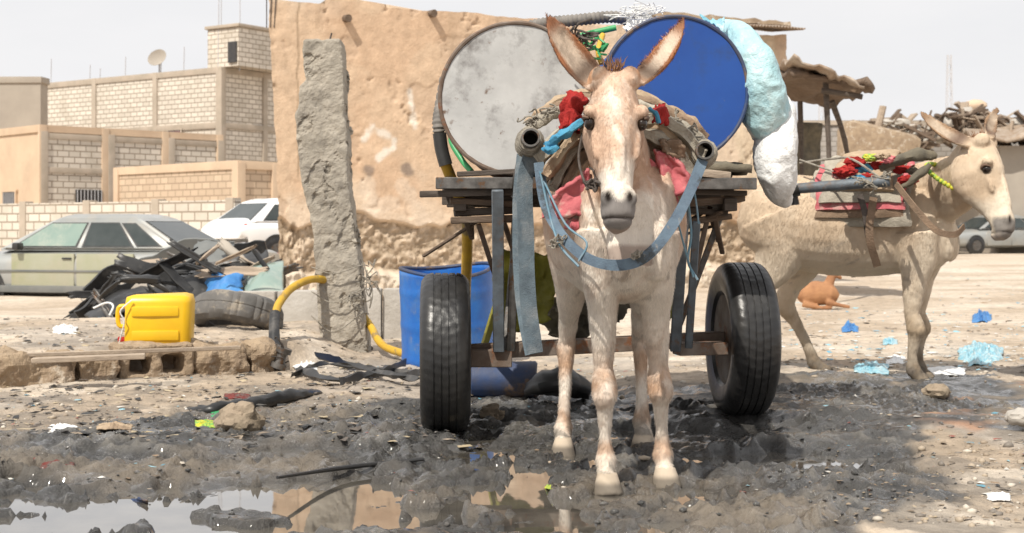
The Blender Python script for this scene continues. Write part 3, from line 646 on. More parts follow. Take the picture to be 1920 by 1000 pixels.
# ------------------------------------------------ cart body
def wheel(cx,cy,cz,yaw,r=.32,w=.19,parent=cart):
    mt=Matrix.Translation((cx,cy,cz))@Matrix.Rotation(yaw,4,'Z')@Matrix.Rotation(R(90),4,'Y'); mi=mt.inverted()
    h=w/2; b=MB()
    pr=[(.185,-h*.75),(.20,-h*.92),(.25,-h*1.04),(.285,-h*1.0),(.303,-h*.88),(.312,-h*.76)]
    for gx in (-.45,-.15,.15,.45):
        pr+=[(.318,h*(gx-.12)),(.318,h*(gx-.035)),(.313,h*(gx-.025)),(.313,h*(gx+.025)),(.318,h*(gx+.035)),(.318,h*(gx+.12))]
    pr+=[(.312,h*.76),(.303,h*.88),(.285,h*1.0),(.25,h*1.04),(.20,h*.92),(.185,h*.75)]
    b.lathe(pr,mt,180,close=True)
    for v in b.bm.verts:
        q=mi@v.co; rr=math.hypot(q.x,q.y); an=math.atan2(q.y,q.x)
        if rr>.300:
            s_=max(0,math.sin(an*52+abs(q.z)*60)-.45)
            k=1-.016*s_-.006*abs(noise.noise(v.co*9)); q.x*=k;q.y*=k; v.co=mt@q
    b.build('tyre','rubber',parent,smooth=30)
    b=MB(); b.lathe([(.184,-h*.8),(.172,-h*.78),(.165,-h*.3),(.12,-h*.1),(.05,-h*.2),(.02,-h*.35),(.02,h*.6),(.05,h*.5),(.10,h*.35),(.165,h*.5),(.172,h*.78),(.184,h*.8)],mt,40)
    b.build('rim','rim',parent)
WL=V(-.268,5.7,.318); WR=V(.955,5.92,.04+.316)
wheel(*WL,R(3)); wheel(*WR,R(4))
b=MB(); b.beam(WL+V(.08,0,0),WR-V(.08,0,0),.07,.06); b.build('axle','rust_steel',cart)
b=MB(); b.beam(V(-.17,5.66,.30),V(.0,5.66,.30),.10,.07); b.build('spring_bracket','rust_steel',cart)
b=MB(); b.beam(V(.66,5.72,.33),V(.86,5.76,.33),.1,.05); b.build('spring_bracket','rust_steel',cart)
DY=5.42
b=MB()
for i in range(7): b.box(V(.32,DY+.09+i*.19,.99+random.uniform(-.004,.004)),(1.22+random.uniform(-.03,.03),.18,.026),(0,0,R(random.uniform(-.6,.6))),.004)
b.build('deck','wood_dark',cart,disp=(.006,9))
for i,(x0,x1,y,z,h,mm_,tl_) in enumerate([(-.355,.16,DY+.05,.950,.026,'wood_dark',.006),(.30,.90,DY+.06,.954,.022,'wood_dark',-.006),(-.24,.07,DY+.09,.912,.026,'wood',-.008),(.66,.90,DY+.11,.920,.028,'wood',.010),(-.225,.03,DY+.12,.880,.030,'wood_dark',.006),(.60,.84,DY+.16,.884,.022,'wood_dark',-.014),(-.238,.01,DY+.09,.848,.026,'wood',.004),(.68,.86,DY+.20,.850,.024,'wood',.012),(-.3,.9,DY+.7,.94,.05,'wood_dark',0),(-.3,.9,DY+1.2,.94,.05,'wood_dark',0)]):
    b=MB(); b.beam(V(x0,y,z-tl_),V(x1,y+.02,z+tl_),.11,h); b.build('cross_plank',mm_,cart,disp=(.006,11))
for x in (-.2,.84):
    b=MB(); b.beam(V(x,DY+.04,.905),V(x,6.75,.905),.05,.05); b.build('side_rail','wood_dark',cart)
for (xa,ya,za,xb,yb,zb,w,m_) in [(-.055,5.40,.96,-.052,5.6,.33,.045,'steel_paint'),(.015,5.47,.84,-.005,5.62,.33,.035,'steel_bare'),(.03,5.85,.92,-.03,5.62,.32,.03,'steel_bare'),(.655,5.40,.92,.645,5.62,.33,.042,'steel_paint'),(.71,5.47,.84,.70,5.64,.34,.03,'steel_paint'),(.62,5.50,.90,.60,5.62,.33,.022,'rust_steel'),(-.13,5.5,.83,-.06,5.7,.6,.02,'rust_steel'),(.78,5.6,.9,.71,5.75,.5,.02,'rust_steel'),(.85,5.7,.9,.66,5.8,.36,.025,'steel_bare')]:
    b=MB(); b.beam(V(xa,ya,za),V(xb,yb,zb),w,w*.6,V(0,1,0)); b.build('strut',m_,cart)
for x0,x1,zz_ in ((-.29,.10,.985),(.55,.93,.983)):
    b=MB(); b.beam(V(x0,5.405,zz_),V(x1,5.405,zz_),.012,.045); b.build('edge_iron','steel_bare',cart)
for i in range(14):
    x=.60+random.uniform(0,.3) if i<10 else -.2+random.uniform(0,.2); b=MB(); b.beam(V(x,5.5+random.uniform(0,.3),.88-random.uniform(0,.06)),V(x+random.uniform(-.25,.1),5.8,.80-random.uniform(0,.12)),.02,.012); b.build('splintered_lath','wood',cart)

def drum(c,r,L,yaw,body,lid,label,pitch=0,seed=0):
    t=thing('oil_drum',(c.x,c.y,c.z-r),0,label,'drum','big drums lying on the cart')
    mt=Matrix.Translation(c)@Matrix.Rotation(yaw,4,'Z')@Matrix.Rotation(R(-90)+pitch,4,'X')
    b=MB(); q=[(r*.965,0.01),(r*.968,L*.30),(r*.995,L*.32),(r*.995,L*.335),(r*.968,L*.355),(r*.968,L*.63),(r*.995,L*.65),(r*.995,L*.665),(r*.968,L*.685),(r*.968,L-.01)]
    b.lathe(q,mt,64); b.build('barrel',body,t)
    for zz in (0,L):
        b=MB(); b.tube([mt@V(r*.985*math.cos(k/72*6.2832),r*.985*math.sin(k/72*6.2832),zz) for k in range(72)],.0085,8,close=True); b.build('rim','rust_steel' if seed==0 else 'blue_dark',t,disp=(.002,20))
    b=MB(); rr=[]
    prof=[(r*.972,-.001),(r*.955,.004),(r*.945,.016),(r*.93,.018),(r*.85,.017),(r*.75,.016),(r*.6,.014),(r*.45,.012),(r*.3,.011),(r*.15,.011),(.004,.011)]
    for rad,z in prof: rr.append([mt@V(rad*math.cos(k/64*6.2832),rad*math.sin(k/64*6.2832),z+.020*(noise.noise(V(rad*5*math.cos(k/64*6.2832),rad*5*math.sin(k/64*6.2832),seed)) if rad<r*.92 else 0)) for k in range(64)])
    b.rings(rr); b.build('lid',lid,t,smooth=50)
    return t
drum(V(.012,5.48,1.315),.295,.88,R(-2),'rust_steel','white_steel','weathered grey white drum lying on the left side of the cart',seed=0)
drum(V(.640,5.58,1.360),.290,.88,R(2),'blue_steel','blue_steel','bright blue drum lying on the right side of the cart',seed=2)
b=MB(); b.sheet(V(.42,5.45,1.03),V(.92,5.45,1.05),V(.92,6.2,1.05),V(.42,6.2,1.03),16,16,.03,6,.01,4); tag(b.build('folded_mat','olive_cloth',thick=.03),'dark folded mat under the blue drum on the cart','mat')
b=MB(); b.box(V(.76,5.42,1.02),(.14,.05,.03),(0,.1,.2),.004); tag(b.build('wood_offcut','wood_pale'),'pale wood offcut on the deck below the blue drum','wood')
b=MB(); b.beam(V(-.21,5.44,1.02),V(.02,5.42,1.03),.03,.02); tag(b.build('wood_wedge','wood_dark'),'dark wedge of wood under the front of the grey drum','wood')
def sack(pts,rad,m,name,label,catg,seed=0,lat=V(1,0,0)):
    b=MB(); b.loft([(Vector(p),a,c) for p,(a,c) in zip(pts,rad)],lat,90,2.2,18)
    cc=cat(pts,18)
    for v in b.bm.verts:
        q=v.co.copy(); c=min(cc,key=lambda w:abs(w.z-q.z)); d=V(q.x-c.x,q.y-c.y,0)
        if d.length<1e-4: continue
        n_=noise.fractal(V(q.x*6,q.y*6,q.z*4)+V(seed,0,0),1,2,2)*.020-.020*abs(noise.noise(V(q.x*13,q.y*13,q.z*8+seed)))-.008*abs(noise.noise(V(q.x*30+q.z*20,q.y*30,q.z*24+seed)))
        v.co+=d.normalized()*(n_+.010)
    return tag(b.build(name,m,smooth=80),label,catg)
sack([P(1352,58,5.95),P(1385,86,5.80),P(1412,128,5.72),P(1428,176,5.70),P(1436,222,5.70),P(1436,262,5.74)],[(.03,.05),(.060,.10),(.085,.14),(.092,.15),(.088,.12),(.045,.06)],'sack_blue','plastic_sack','pale blue plastic sack bulging beside the blue drum','sack',1)
sack([P(1452,178,5.95),P(1456,215,5.80),P(1458,265,5.70),P(1458,315,5.68),P(1460,354,5.70),P(1474,384,5.75)],[(.03,.04),(.062,.08),(.078,.11),(.080,.11),(.062,.08),(.015,.02)],'sack_white','woven_sack','white woven sack hanging off the right rear of the cart','sack',5)
b=MB(); b.tube([P(1352,60,5.8),P(1400,100,5.62),P(1440,170,5.56),P(1466,225,5.60)],.003,5,6); tag(b.build('sack_rope','rope_blue'),'thin cord tied over the pale blue sack','rope')
def hose(pts,r,m,name,label,cor=0,seg=12,sm=10):
    p=cat(pts,sm)
    if cor:
        L=[0]
        for a_,b_ in zip(p,p[1:]): L.append(L[-1]+(b_-a_).length)
        n=int(L[-1]/cor)*4; q=[Vector([np.interp(k/n*L[-1],L,[v[c] for v in p]) for c in range(3)]) for k in range(n+1)]
        b=MB(); b.tube(q,[r*(1 if k%4<2 else .86) for k in range(n+1)],seg)
    else: b=MB(); b.tube(p,r,seg)
    return tag(b.build(name,m,smooth=50),label,'hose')
hose([P(960,60,6.0),P(1015,45,5.95),P(1080,38,5.9),P(1150,32,5.9),P(1185,40,5.95)],.026,'grey_hose','ribbed_hose','grey ribbed suction hose lying over both drums',.018)
hose([P(985,62,5.75),P(1050,75,5.7),P(1110,62,5.7),P(1155,52,5.7)],.012,'green_hose','thin_hose','thin green hose between the tops of the drums')
hose([P(1130,66,5.6),P(1122,95,5.5),P(1128,120,5.48)],.011,'yellow_hose','thin_hose','short yellow hose end between the two drums')
hose([P(862,235,5.9),P(846,262,5.85),P(866,300,5.8),P(884,322,5.75)],.012,'green_hose','thin_hose','green hose curling down left of the grey drum')
b=MB(); tangle(b,P(1195,26,5.75),.06,34,.002,21,(1.2,.8,.4)); tag(b.build('net','sack_white'),'tangled white netting on top between the drums','net')
b=MB(); b.sheet(P(1165,42,5.75),P(1232,18,5.72),P(1240,38,5.65),P(1180,58,5.62),16,16,.06,14,.04,12,.25); tag(b.build('white_cloth','sack_white',thick=.004),'crumpled white cloth under the netting on top of the drums','cloth')
b=MB(); tangle(b,P(1105,85,5.4),.05,12,.0045,22,(1,.8,.7)); tag(b.build('cord_tangle','green_hose'),'tangle of green cord beside the left ear of the front donkey','cord')
b=MB(); b.sheet(P(1315,38,5.8),P(1358,30,5.75),P(1358,58,5.65),P(1325,48,5.7),12,12,.04,14,.03,2,.2); tag(b.build('plastic_bag','bag_cyan',thick=.003),'crumpled cyan plastic bag on top of the blue drum','bag')
yh=thing('filling_hose',(-.3,6.2,0),0,'long yellow filling hose running from the cart to the broken pillar','hose')
b=MB()
p=cat([P(835,150,6.1),P(826,200,6.0),P(822,230,5.95),P(824,255,5.95)],14)
b.tube(p,[.027*(1 if k%4<2 else .85) for k in range(len(p))],12); b.build('ribbed_end','grey_hose',yh)
b=MB(); b.tube([P(824,250,5.95),P(828,280,5.95),P(836,310,5.95)],.029,12,6); b.build('black_sleeve','black_plastic',yh)
b=MB(); b.tube([P(834,305,5.95),P(848,340,6.0),P(872,400,6.1),P(876,450,6.2),P(874,520,6.4),P(868,600,6.9),P(840,655,7.6),V(-.42,8.1,.06),P(752,662,8.5),P(715,645,8.75),P(692,608,8.98),P(655,560,9.05),P(620,530,9.0),P(585,524,8.8),P(548,540,8.6),P(524,568,8.4),P(516,592,8.3)],.024,12,8); b.build('yellow_tube','yellow_hose',yh)
b=MB(); b.tube([P(516,588,8.3),P(514,620,8.2),P(516,655,8.1),P(522,688,7.95)],[.032,.031,.036,.03],12,5); b.build('black_sleeve','black_plastic',yh)
b=MB(); b.lathe([(.045,0),(.045,.03),(.03,.03),(.03,.09),(.045,.09),(.045,.12)],Matrix.Translation(P(520,690,7.95))@Matrix.Rotation(R(20),4,'Y'),16); b.build('coupling','steel_bare',yh)
b=MB(); b.blob(P(504,655,7.95),(.012,.012,.025),.2); b.build('red_tap','red_cloth',yh)
b=MB(); tangle(b,P(520,660,7.95),.05,8,.004,31); b.build('wire_wrap','rope_dark',yh)
b=MB(); b.sheet(P(930,470,6.25),P(1045,480,6.3),P(1035,600,6.3),P(925,640,6.25),22,22,.10,6,.08,3,.15); tag(b.build('yellow_tarp','yellow_olive',thick=.01),'yellow green plastic tarp slung under the cart deck','tarp')
b=MB(); b.sheet(P(1225,520,6.3),P(1262,515,6.3),P(1268,600,6.3),P(1235,600,6.3),12,12,.06,8,.04,9,.1); tag(b.build('yellow_tarp','yellow_olive',thick=.01),'small piece of yellow tarp under the right half of the cart','tarp')
b=MB(); b.beam(P(895,690,7.0),P(935,560,6.5),.03,.03); tag(b.build('yellow_pole','yellow_olive'),'pale yellow pole leaning under the left of the cart','pole')
c=GT(838,690)
bd=thing('cut_drum',(c.x,c.y+.25,c.z),0,'open topped blue plastic drum standing behind the left cart wheel','drum')
bd.rotation_euler=(R(5),R(-1.5),0)
b=MB(); rr=[]
r0=.268
for z in list(np.linspace(-.03,.555,40)): rr.append([V((r0-.012*(z<.03)+.008*max(0,math.sin(z*32)-.6))*math.cos(k/64*6.283),(r0-.012*(z<.03)+.008*max(0,math.sin(z*32)-.6))*math.sin(k/64*6.283),z+(.018*math.sin(k/64*12.5+1) if z>.55 else 0)) for k in range(64)])
b.rings(rr,cap=False); b.build('barrel','blue_plastic',bd,world=False,thick=.012)
b=MB(); b.tube([V(r0*math.cos(k/64*6.283),r0*math.sin(k/64*6.283),.56+.018*math.sin(k/64*12.5+1)) for k in range(64)],.011,8,close=True); b.build('rim','blue_dark',bd,world=False)
b=MB(); b.lathe([(.25,0),(.25,.02),(.005,.02)],Matrix(),32); b.build('bottom','blue_plastic',bd,world=False)
b=MB(); b.tube([V(-.2,6.75,.1),V(-.19,6.75,.1),V(.11,6.75,.1),V(.12,6.75,.1)],[.075,.085,.085,.075],24); tag(b.build('blue_can','blue_dark',disp=(.006,9)),'dirty blue metal can lying on its side under the cart','can')
b=MB(); b.loft([(V(.05,6.5,.06),.03,.02),(V(.12,6.5,.10),.11,.05),(V(.25,6.5,.11),.12,.06),(V(.36,6.5,.07),.05,.03)],V(0,1,0),20,2.4,4); tag(b.build('black_basin','black_plastic',disp=(.03,9)),'black plastic basin lying under the cart','basin')
for i,(x,y,z,s_) in enumerate([(.28,6.55,.42,.10),(.42,6.4,.50,.09)]):
    b=MB(); b.blob(V(x,y,z),(s_*1.3,s_,s_*1.1),.5,2.2,4,i); tag(b.build('dark_bundle','olive_cloth'),['dark bundle slung low under the middle of the cart','dark bundle slung just under the cart deck behind the legs'][i],'bundle')

# ------------------------------------------------ donkey 2 tack
sp2=thing('saddle_pad',M2@V(0,-.2,1.0),0,'layered pads with red wool lying on the back of the right donkey','saddle pad')
for i,(m_,y0,y1,k,an_) in enumerate([('burlap_grey',-.42,.10,0,100),('brown_cloth',-.39,.05,1,90),('pink_cloth',-.40,.06,1.8,82),('burlap_grey',-.38,.03,2.8,76),('burlap',-.34,-.04,3.8,66)]):
    b=MB(); rr=[]; n_=40
    for j in range(n_+1):
        a=R(-an_)+R(2*an_)*j/n_; R_=.210+.016*k; ring=[]
        yc=(y0+y1)/2; hy=(y1-y0)/2*(1+.10*noise.noise(V(a*2,i*3,0)))
        for q in range(22):
            w_=q/22*6.2832; yy=yc+hy*math.copysign(abs(math.cos(w_))**.4,math.cos(w_))*(1+.08*noise.noise(V(a*4,i,q>11))); tt=.013*math.sin(w_); rad=R_+tt+.022*noise.noise(V(yy*9,a*4,i))
            ring.append(M2@V(rad*.98*math.sin(a),yy,.872+rad*1.20*math.cos(a)))
        rr.append(ring)
    b.rings(rr); b.build('folded_sack',m_,sp2,smooth=60,disp=(.006,22))
wt=[(1586,322,.040,'red_cloth'),(1602,304,.036,'red_cloth'),(1620,316,.034,'lightblue_cloth'),(1608,336,.032,'lightblue_cloth'),(1632,296,.028,'yellow_strap'),(1644,310,.032,'red_cloth'),(1655,294,.028,'burlap'),(1628,332,.028,'red_cloth'),(1690,318,.034,'red_cloth'),(1702,338,.035,'red_cloth'),(1714,322,.028,'olive_cloth'),(1588,342,.028,'lightblue_cloth'),(1670,300,.030,'pink_cloth'),(1574,330,.026,'pink_cloth'),(1665,316,.030,'burlap_grey')]
for i,(px,py,s_,mw) in enumerate(wt):
    b=MB(); b.blob(P(px,py,7.00+.03*(i%3)),(s_*1.4,s_*.8,s_*.65),.35,2.2,4,i*1.7); b.build('wool_tuft',mw,sp2,disp=(.006,50))
b=MB(); b.tube([P(1650,312,7.05),P(1690,298,6.98),P(1728,290,6.95),P(1758,294,6.95)],[.015,.028,.032,.016],12,6); b.tube([P(1690,352,6.98),P(1715,335,6.94),P(1745,308,6.93)],[.012,.02,.012],10,5); b.build('collar_roll','olive_cloth',sp2,disp=(.012,20))
sh=MB(); q0=P(1480,355,7.0); q1=P(1668,340,6.85)
d=(q1-q0).normalized(); mt=Matrix.Translation(q0)@d.to_track_quat('Z','Y').to_matrix().to_4x4(); sh.lathe([(.026,0),(.026,(q1-q0).length),(.021,(q1-q0).length),(.021,0)],mt,20,close=True)
sh2=thing('cart_shaft',q0,0,'grey pipe shaft of another cart reaching along the right donkey','shaft'); sh.build('pipe','steel_paint',sh2)
b=MB(); b.tube([P(1476,358,7.0),P(1497,352,6.99)],.042,14); b.tube([P(1483,340,7.02),P(1488,385,7.02)],[.02,.03],8); b.build('rubber_wrap','rubber',sh2)
b=MB(); tangle(b,P(1625,345,6.85),.032,10,.0035,41,(1.2,.6,.8)); tangle(b,P(1658,335,6.85),.028,8,.0035,42); b.build('lashing','rope',sh2)
b=MB()
dn=(P(1828,296,6.93)-P(1793,364,7.03)).normalized(); cN=P(1800,342,7.0); u=(M2.to_3x3()@V(1,0,0)); u=(u-dn*u.dot(dn)).normalized(); w_=dn.cross(u)
for k in range(52):
    a=k/52*6.283; b.blob(cN+u*.115*math.cos(a)+w_*.180*math.sin(a),(.013,.013,.013),0,1,2)
tag(b.build('bead_collar','yellow_strap'),'yellow and green beaded collar round the neck of the right donkey','collar')
b=MB(); b.ribbon([P(1680,345,6.92),P(1720,395,6.80),P(1755,432,6.78),P(1790,440,6.80),P(1808,425,6.88)],.030,V(0,0,1),.006); tag(b.build('breast_strap','brown_cloth'),'brown breast strap of the right donkey','strap')
b=MB(); b.ribbon([P(1612,365,6.98),P(1622,400,6.97),P(1628,445,6.98)],.03,V(1,0,0),.005); tag(b.build('harness_strap','rope_dark'),'short dark strap hanging at the side of the right donkey','strap')
b=MB(); b.ribbon([P(1638,370,6.97),P(1630,440,6.97),P(1645,500,7.05)],.038,V(1,0,0),.005); tag(b.build('girth_strap','brown_cloth'),'wide brown girth strap round the belly of the right donkey','strap')
b=MB(); b.tube([P(1665,345,6.88),P(1600,300,7.0),P(1560,298,7.2),P(1500,306,7.4)],.006,6,6); b.tube([P(1660,340,6.9),P(1590,330,7.0),P(1500,300,7.4)],.005,6,6); tag(b.build('harness_rope','rope'),'pale rope running back over the right donkey','rope')

# ------------------------------------------------ clay building
A=V(-3.12,18.2,0); dx,dy=7.25/7.965,3.3/7.965
def clayuv(px,py):
    kx=(px-960)/F; u=(kx*A.y-A.x)/(dx-kx*dy); d=A.y+u*dy; return u,CH+(HY-py)/F*d
L_=8.0; NU,NZ=420,210
uu,zz_=np.meshgrid(np.linspace(0,L_,NU),np.linspace(-.45,3.82,NZ))
top=3.78+.07*(fb(uu,uu*0,1.5,4)-.5)*2
top=np.where((uu>.75)&(uu<1.6),top+.05,top)
zt=zz_.copy(); zt=np.where(zz_>3.6,3.6+(zz_-3.6)*(top-3.6)/.22,zz_)
dsp=(fb(uu,zt,.8,3)-.5)*.03+(fb(uu+7,zt,11,4,.6)-.5)*.014
patch=S((fb(uu+60,zt+4,1.3,5,.6)-.54)*30); dsp=dsp-patch*.012
pit=S((fb(uu+6,zt+40,4.5,4,.6)-.70)*14); dsp=dsp-pit*.02
low=S((.95+.25*(fb(uu,zt*0,1.4,3)-.5)*2-zt)/.04)
dsp=dsp+low*(-.10+.12*np.abs(fb(uu,zt,5,5,.65)-.5)*2+.03*(fb(uu,zt,16,3)-.5))
low2=S((.35-zt+.15*(fb(uu+20,zt*0,2,3)-.5)*2)/.1); dsp=dsp+low2*.22
eu=uu.copy(); le=np.clip(1-uu/.5,0,1); eu=eu+le*(.20*(1-zt/3.8)+.03*(fb(zt,uu*0,5,5,.6)-.5)*2)
clay=np.zeros(uu.shape+(3,))+np.array((.64,.475,.335))
clay=lerp(clay,(.71,.58,.45),S((fb(uu+3,zt+5,.8,5)-.45)*6)*.8)
clay=lerp(clay,(.58,.40,.27),S((fb(uu+33,zt+1,1.1,5)-.52)*8)*.55)
clay=lerp(clay,(.53,.39,.28),patch*.5); clay=lerp(clay,(.40,.29,.20),pit*.5)
clay=lerp(clay,(.44,.32,.22),S((fb(uu*3.5+3,zt*.5,1.8,5,.6)-.60)*10)*.35*S((zt-2.2)/1.2))
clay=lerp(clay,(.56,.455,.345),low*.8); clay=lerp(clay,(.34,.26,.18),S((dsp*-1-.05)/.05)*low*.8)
clay=lerp(clay,(.64,.56,.46),low2*.7)
cu=.34+.03*(fb(zt,zt*0,6,4)-.5)*2+.05*(zt/3.8)
clay=lerp(clay,(.24,.17,.11),np.exp(-((uu-cu)/.013)**2)*S((zt-1.4)/.2)*.7)
cu2=5.2+.5*(zt-2)+.08*(fb(zt+9,zt*0,5,4)-.5)*2; clay=lerp(clay,(.28,.2,.14),np.exp(-((uu-cu2)/.012)**2)*S((zt-2.2)/.2)*.5)
def seg(px0,py0,px1,py1,w,c,al=.8):
    global clay
    u0,z0=clayuv(px0,py0);u1,z1=clayuv(px1,py1); du=u1-u0;dz=z1-z0;L2=du*du+dz*dz+1e-9
    t=np.clip(((uu-u0)*du+(zt-z0)*dz)/L2,0,1); d=np.hypot(uu-u0-t*du,zt-z0-t*dz)
    clay=lerp(clay,c,S((w-d+.05*(fb(uu,zt,8,3)-.5)*2)/.05)*al)
wm=(.78,.71,.62)
for s_ in [(682,262,700,238),(700,238,738,262),(738,262,738,276),(738,276,708,296)]: seg(*s_,.06,wm,.9)
seg(770,172,777,242,.055,wm,.85)
for s_ in [(690,345,695,400),(700,390,735,380),(610,360,640,420),(755,350,800,420)]: seg(*s_,.13,(.72,.60,.48),.5)
seg(692,318,693,319,.10,(.28,.22,.18),.85); seg(764,318,765,319,.11,(.28,.22,.18),.85); seg(1400,60,1440,330,.5,(.66,.55,.40),.5)
seg(540,425,542,432,.07,(.25,.18,.12),.9)
vx=A.x+eu*dx+dy*dsp; vy=A.y+eu*dy-dx*dsp
b=MB(); gv=[[b.bm.verts.new((vx[i,j],vy[i,j],zt[i,j])) for j in range(NU)] for i in range(NZ)]
for i in range(NZ-1):
    for j in range(NU-1): b.bm.faces.new((gv[i][j],gv[i][j+1],gv[i+1][j+1],gv[i+1][j]))
ntop=NU*NZ
bkl=V(-3.25,22.5,0); bkr=V(A.x+L_*dx-.2,A.y+L_*dy+4,0)
lv=[b.bm.verts.new((bkl.x,bkl.y,zt[i,0])) for i in range(NZ)]; rv_=[b.bm.verts.new((bkr.x,bkr.y,zt[i,0])) for i in range(NZ)]
for i in range(NZ-1):
    b.bm.faces.new((gv[i][0],gv[i+1][0],lv[i+1],lv[i])); b.bm.faces.new((gv[i][-1],rv_[i],rv_[i+1],gv[i+1][-1])); b.bm.faces.new((lv[i],lv[i+1],rv_[i+1],rv_[i]))
tl=[gv[-1][j] for j in range(NU)]; b.bm.faces.new(tl+[rv_[-1],lv[-1]])
cb_=thing('clay_building',A,0,'crumbling tan clay plastered building behind the cart and the broken pillar','building')
cl=b.build('wall','clay',cb_,smooth=60)
ca=cl.data.color_attributes.new('Col','FLOAT_COLOR','POINT'); cf=np.ones((len(cl.data.vertices),4),dtype=np.float32); cf[:,:3]=(.54,.41,.29)
cf[:ntop,:3]=clay.reshape(-1,3); ca.data.foreach_set('color',cf.ravel())
def onwall(px,py,out=0):
    u,z=clayuv(px,py); return V(A.x+u*dx+dy*out,A.y+u*dy-dx*out,z)
nrm=V(dy,-dx,0)
for px,py in ((648,34),(808,25)):
    b=MB(); p=onwall(px,py,0); b.tube([p-nrm*.1,p+nrm*.13+V(0,0,-.02)],.05,10); b.build('beam_end','wood',cb_,disp=(.01,15))
u0=clayuv(1195,10)[0]
b=MB(); rr=[]
for j in range(240):
    u=u0+j/239*(L_+.15-u0); w_=.013*math.sin(j*1.3); p=V(A.x+u*dx,A.y+u*dy,3.87+w_+.02*noise.noise(V(u*1.5,0,0)))
    rr.append([p+nrm*.26+V(0,0,-.03),p-nrm*.6+V(0,0,.05),p-nrm*.6+V(0,0,.06),p+nrm*.26+V(0,0,-.018)])
b.rings(rr); b.build('roof_sheet','roof_tin',cb_)
b=MB(); rr=[]
for j in range(50):
    u=u0+j/49*(L_-u0); p=V(A.x+u*dx,A.y+u*dy,3.90+.02*noise.noise(V(u*3,1,0))); h=.07+.035*noise.noise(V(u*4,0,3))
    rr.append([p+nrm*.10,p-nrm*.3,p-nrm*.3+V(0,0,h),p+nrm*.08+V(0,0,h)])
b.rings(rr); b.build('roof_earth','earth_block',cb_,disp=(.02,6))
for k in range(3):
    b=MB(); p=onwall(500+k*7,8,0); b.tube([p-V(0,0,.3),p+V(.02*k,0,.35)],.008,5); b.build('rebar','rope_dark',cb_)

c0=GT(645,665); dP=c0.y
pl=thing('broken_pillar',c0,0,'leaning broken concrete pillar standing left of the cart','pillar')
prof=[(665,606,692),(620,602,690),(560,598,682),(500,594,678),(440,592,668),(400,584,664),(340,568,655),(260,560,655),(215,558,648),(206,562,648),(165,565,648),(152,577,648),(108,571,645),(77,573,642)]
b=MB(); rr=[]
for py,xl,xr in prof:
    a_=P(xl,py,dP); c_=P(xr,py,dP); h=(c_.x-a_.x)/2; cx=(a_.x+c_.x)/2
    rr.append([V(cx-h,dP-.10,a_.z),V(cx+h,dP-.10,a_.z),V(cx+h,dP+.14,a_.z),V(cx-h,dP+.14,a_.z)])
rr.insert(0,[p-V(0,0,.15) for p in rr[0]])
b.rings(rr); po=b.build('concrete_post','concrete',pl,rem=.010,sit=1,disp=(.008,14),smooth=0)
for v in po.data.vertices:
    w3=v.co+pl.location; q=noise.fractal(w3*6,1,2,5)
    if q>.16: v.co-=v.normal*min(.02,(q-.16)*.10)
b=MB()
for k in range(3):
    z0=P(600,500+k*45,dP).z; p0=P(592,500+k*45,dP)
    b.tube([V(p0.x-.01,dP-.13,z0),V(p0.x+.13,dP-.15,z0-.04-.03*k),V(p0.x+.30,dP-.13,z0+.01),V(p0.x+.33,dP+.05,z0)],.004,5,5)
tangle(b,P(688,525,dP-.1),.07,9,.004,51,(.7,.5,1.2)); tangle(b,P(665,560,dP-.15),.05,7,.004,52)
b.build('tied_wire','rope',pl)
b=MB(); b.tube([P(618,78,dP),P(622,62,dP)],.006,5); b.build('rebar','rope_dark',pl)

lw=thing('low_wall',(-1.5,10,0),0,'low pale block wall between the broken pillar and the clay building','wall')
for (pa,pb,yt,yb,d) in [(440,600,545,612,10.1),(655,780,540,602,10.3)]:
    a_=P(pa,yb,d);c_=P(pb,yb,d); h=P(pa,yt,d).z
    n_=max(2,int((c_.x-a_.x)/.4)); w_=(c_.x-a_.x)/n_
    for k in range(n_):
        b=MB(); b.box(V(a_.x+w_*(k+.5),d+.05*math.sin(k),(h-.2)/2),(w_-.012,.2,h+.2-.012*random.random()),(0,0,R(random.uniform(-3,3))),.012)
        b.build('block','pale_concrete',lw,disp=(.008,12))
kx=[(-2.95,-2.30,0),(-2.28,-2.12,0),(-2.10,-1.78,2),(-1.76,-1.52,0),(-1.50,-1.36,0)]
kl=['long rough earth covered kerb slab at the far left edge','short earth kerb lump between the long slab and the hollow block','hollow kerb block with two dark holes showing','rounded earth kerb block right of the hollow block','last small kerb lump beside the black hose sleeve']
for i,(x0,x1,hol) in enumerate(kx):
    xm=(x0+x1)/2; ym=7.22+(xm+2.56)*.70; w_=(x1-x0)/math.cos(R(35))
    b=MB(); an=R(35)
    mt=Matrix.Translation((xm,ym,0))@Matrix.Rotation(an*.85,4,'Z')
    def bx_(cx,cz,sx,sz,cy=0,sy=.24):
        n0=len(b.bm.verts); b.box(V(0,0,0),(sx,sy,sz)); b.bm.verts.ensure_lookup_table()
        for v in b.bm.verts[n0:]: v.co=mt@(v.co+V(cx,cy,cz))
    if hol:
        for cx in (-w_*.5+.02,0,w_*.5-.02): bx_(cx,.09,.05,.2)
        bx_(0,.17,w_,.06); bx_(0,.01,w_,.07); bx_(0,.09,w_,.2,.10,.06)
    else: bx_(0,.08,w_,.2 if i!=1 else .15)
    tag(b.build('kerb_block','earth_block',rem=.014,sit=3 if hol else 5,disp=(.024 if hol else .05,6),smooth=0),kl[i],'kerb block','kerb blocks along the raised ground')
b=MB(); b.beam(G(60,676,.17),G(272,668,.18),.09,.025); tag(b.build('plank','wood_pale',disp=(.004,8)),'pale weathered plank lying on the kerb','plank')
b=MB(); b.beam(G(-10,668,.18),G(450,652,.18),.03,.02); tag(b.build('batten','wood_pale'),'long thin wooden batten lying behind the kerb','plank')
jc=V((296-960)/F*7.8,7.8,TZ((296-960)/F*7.8,7.8)-.008)
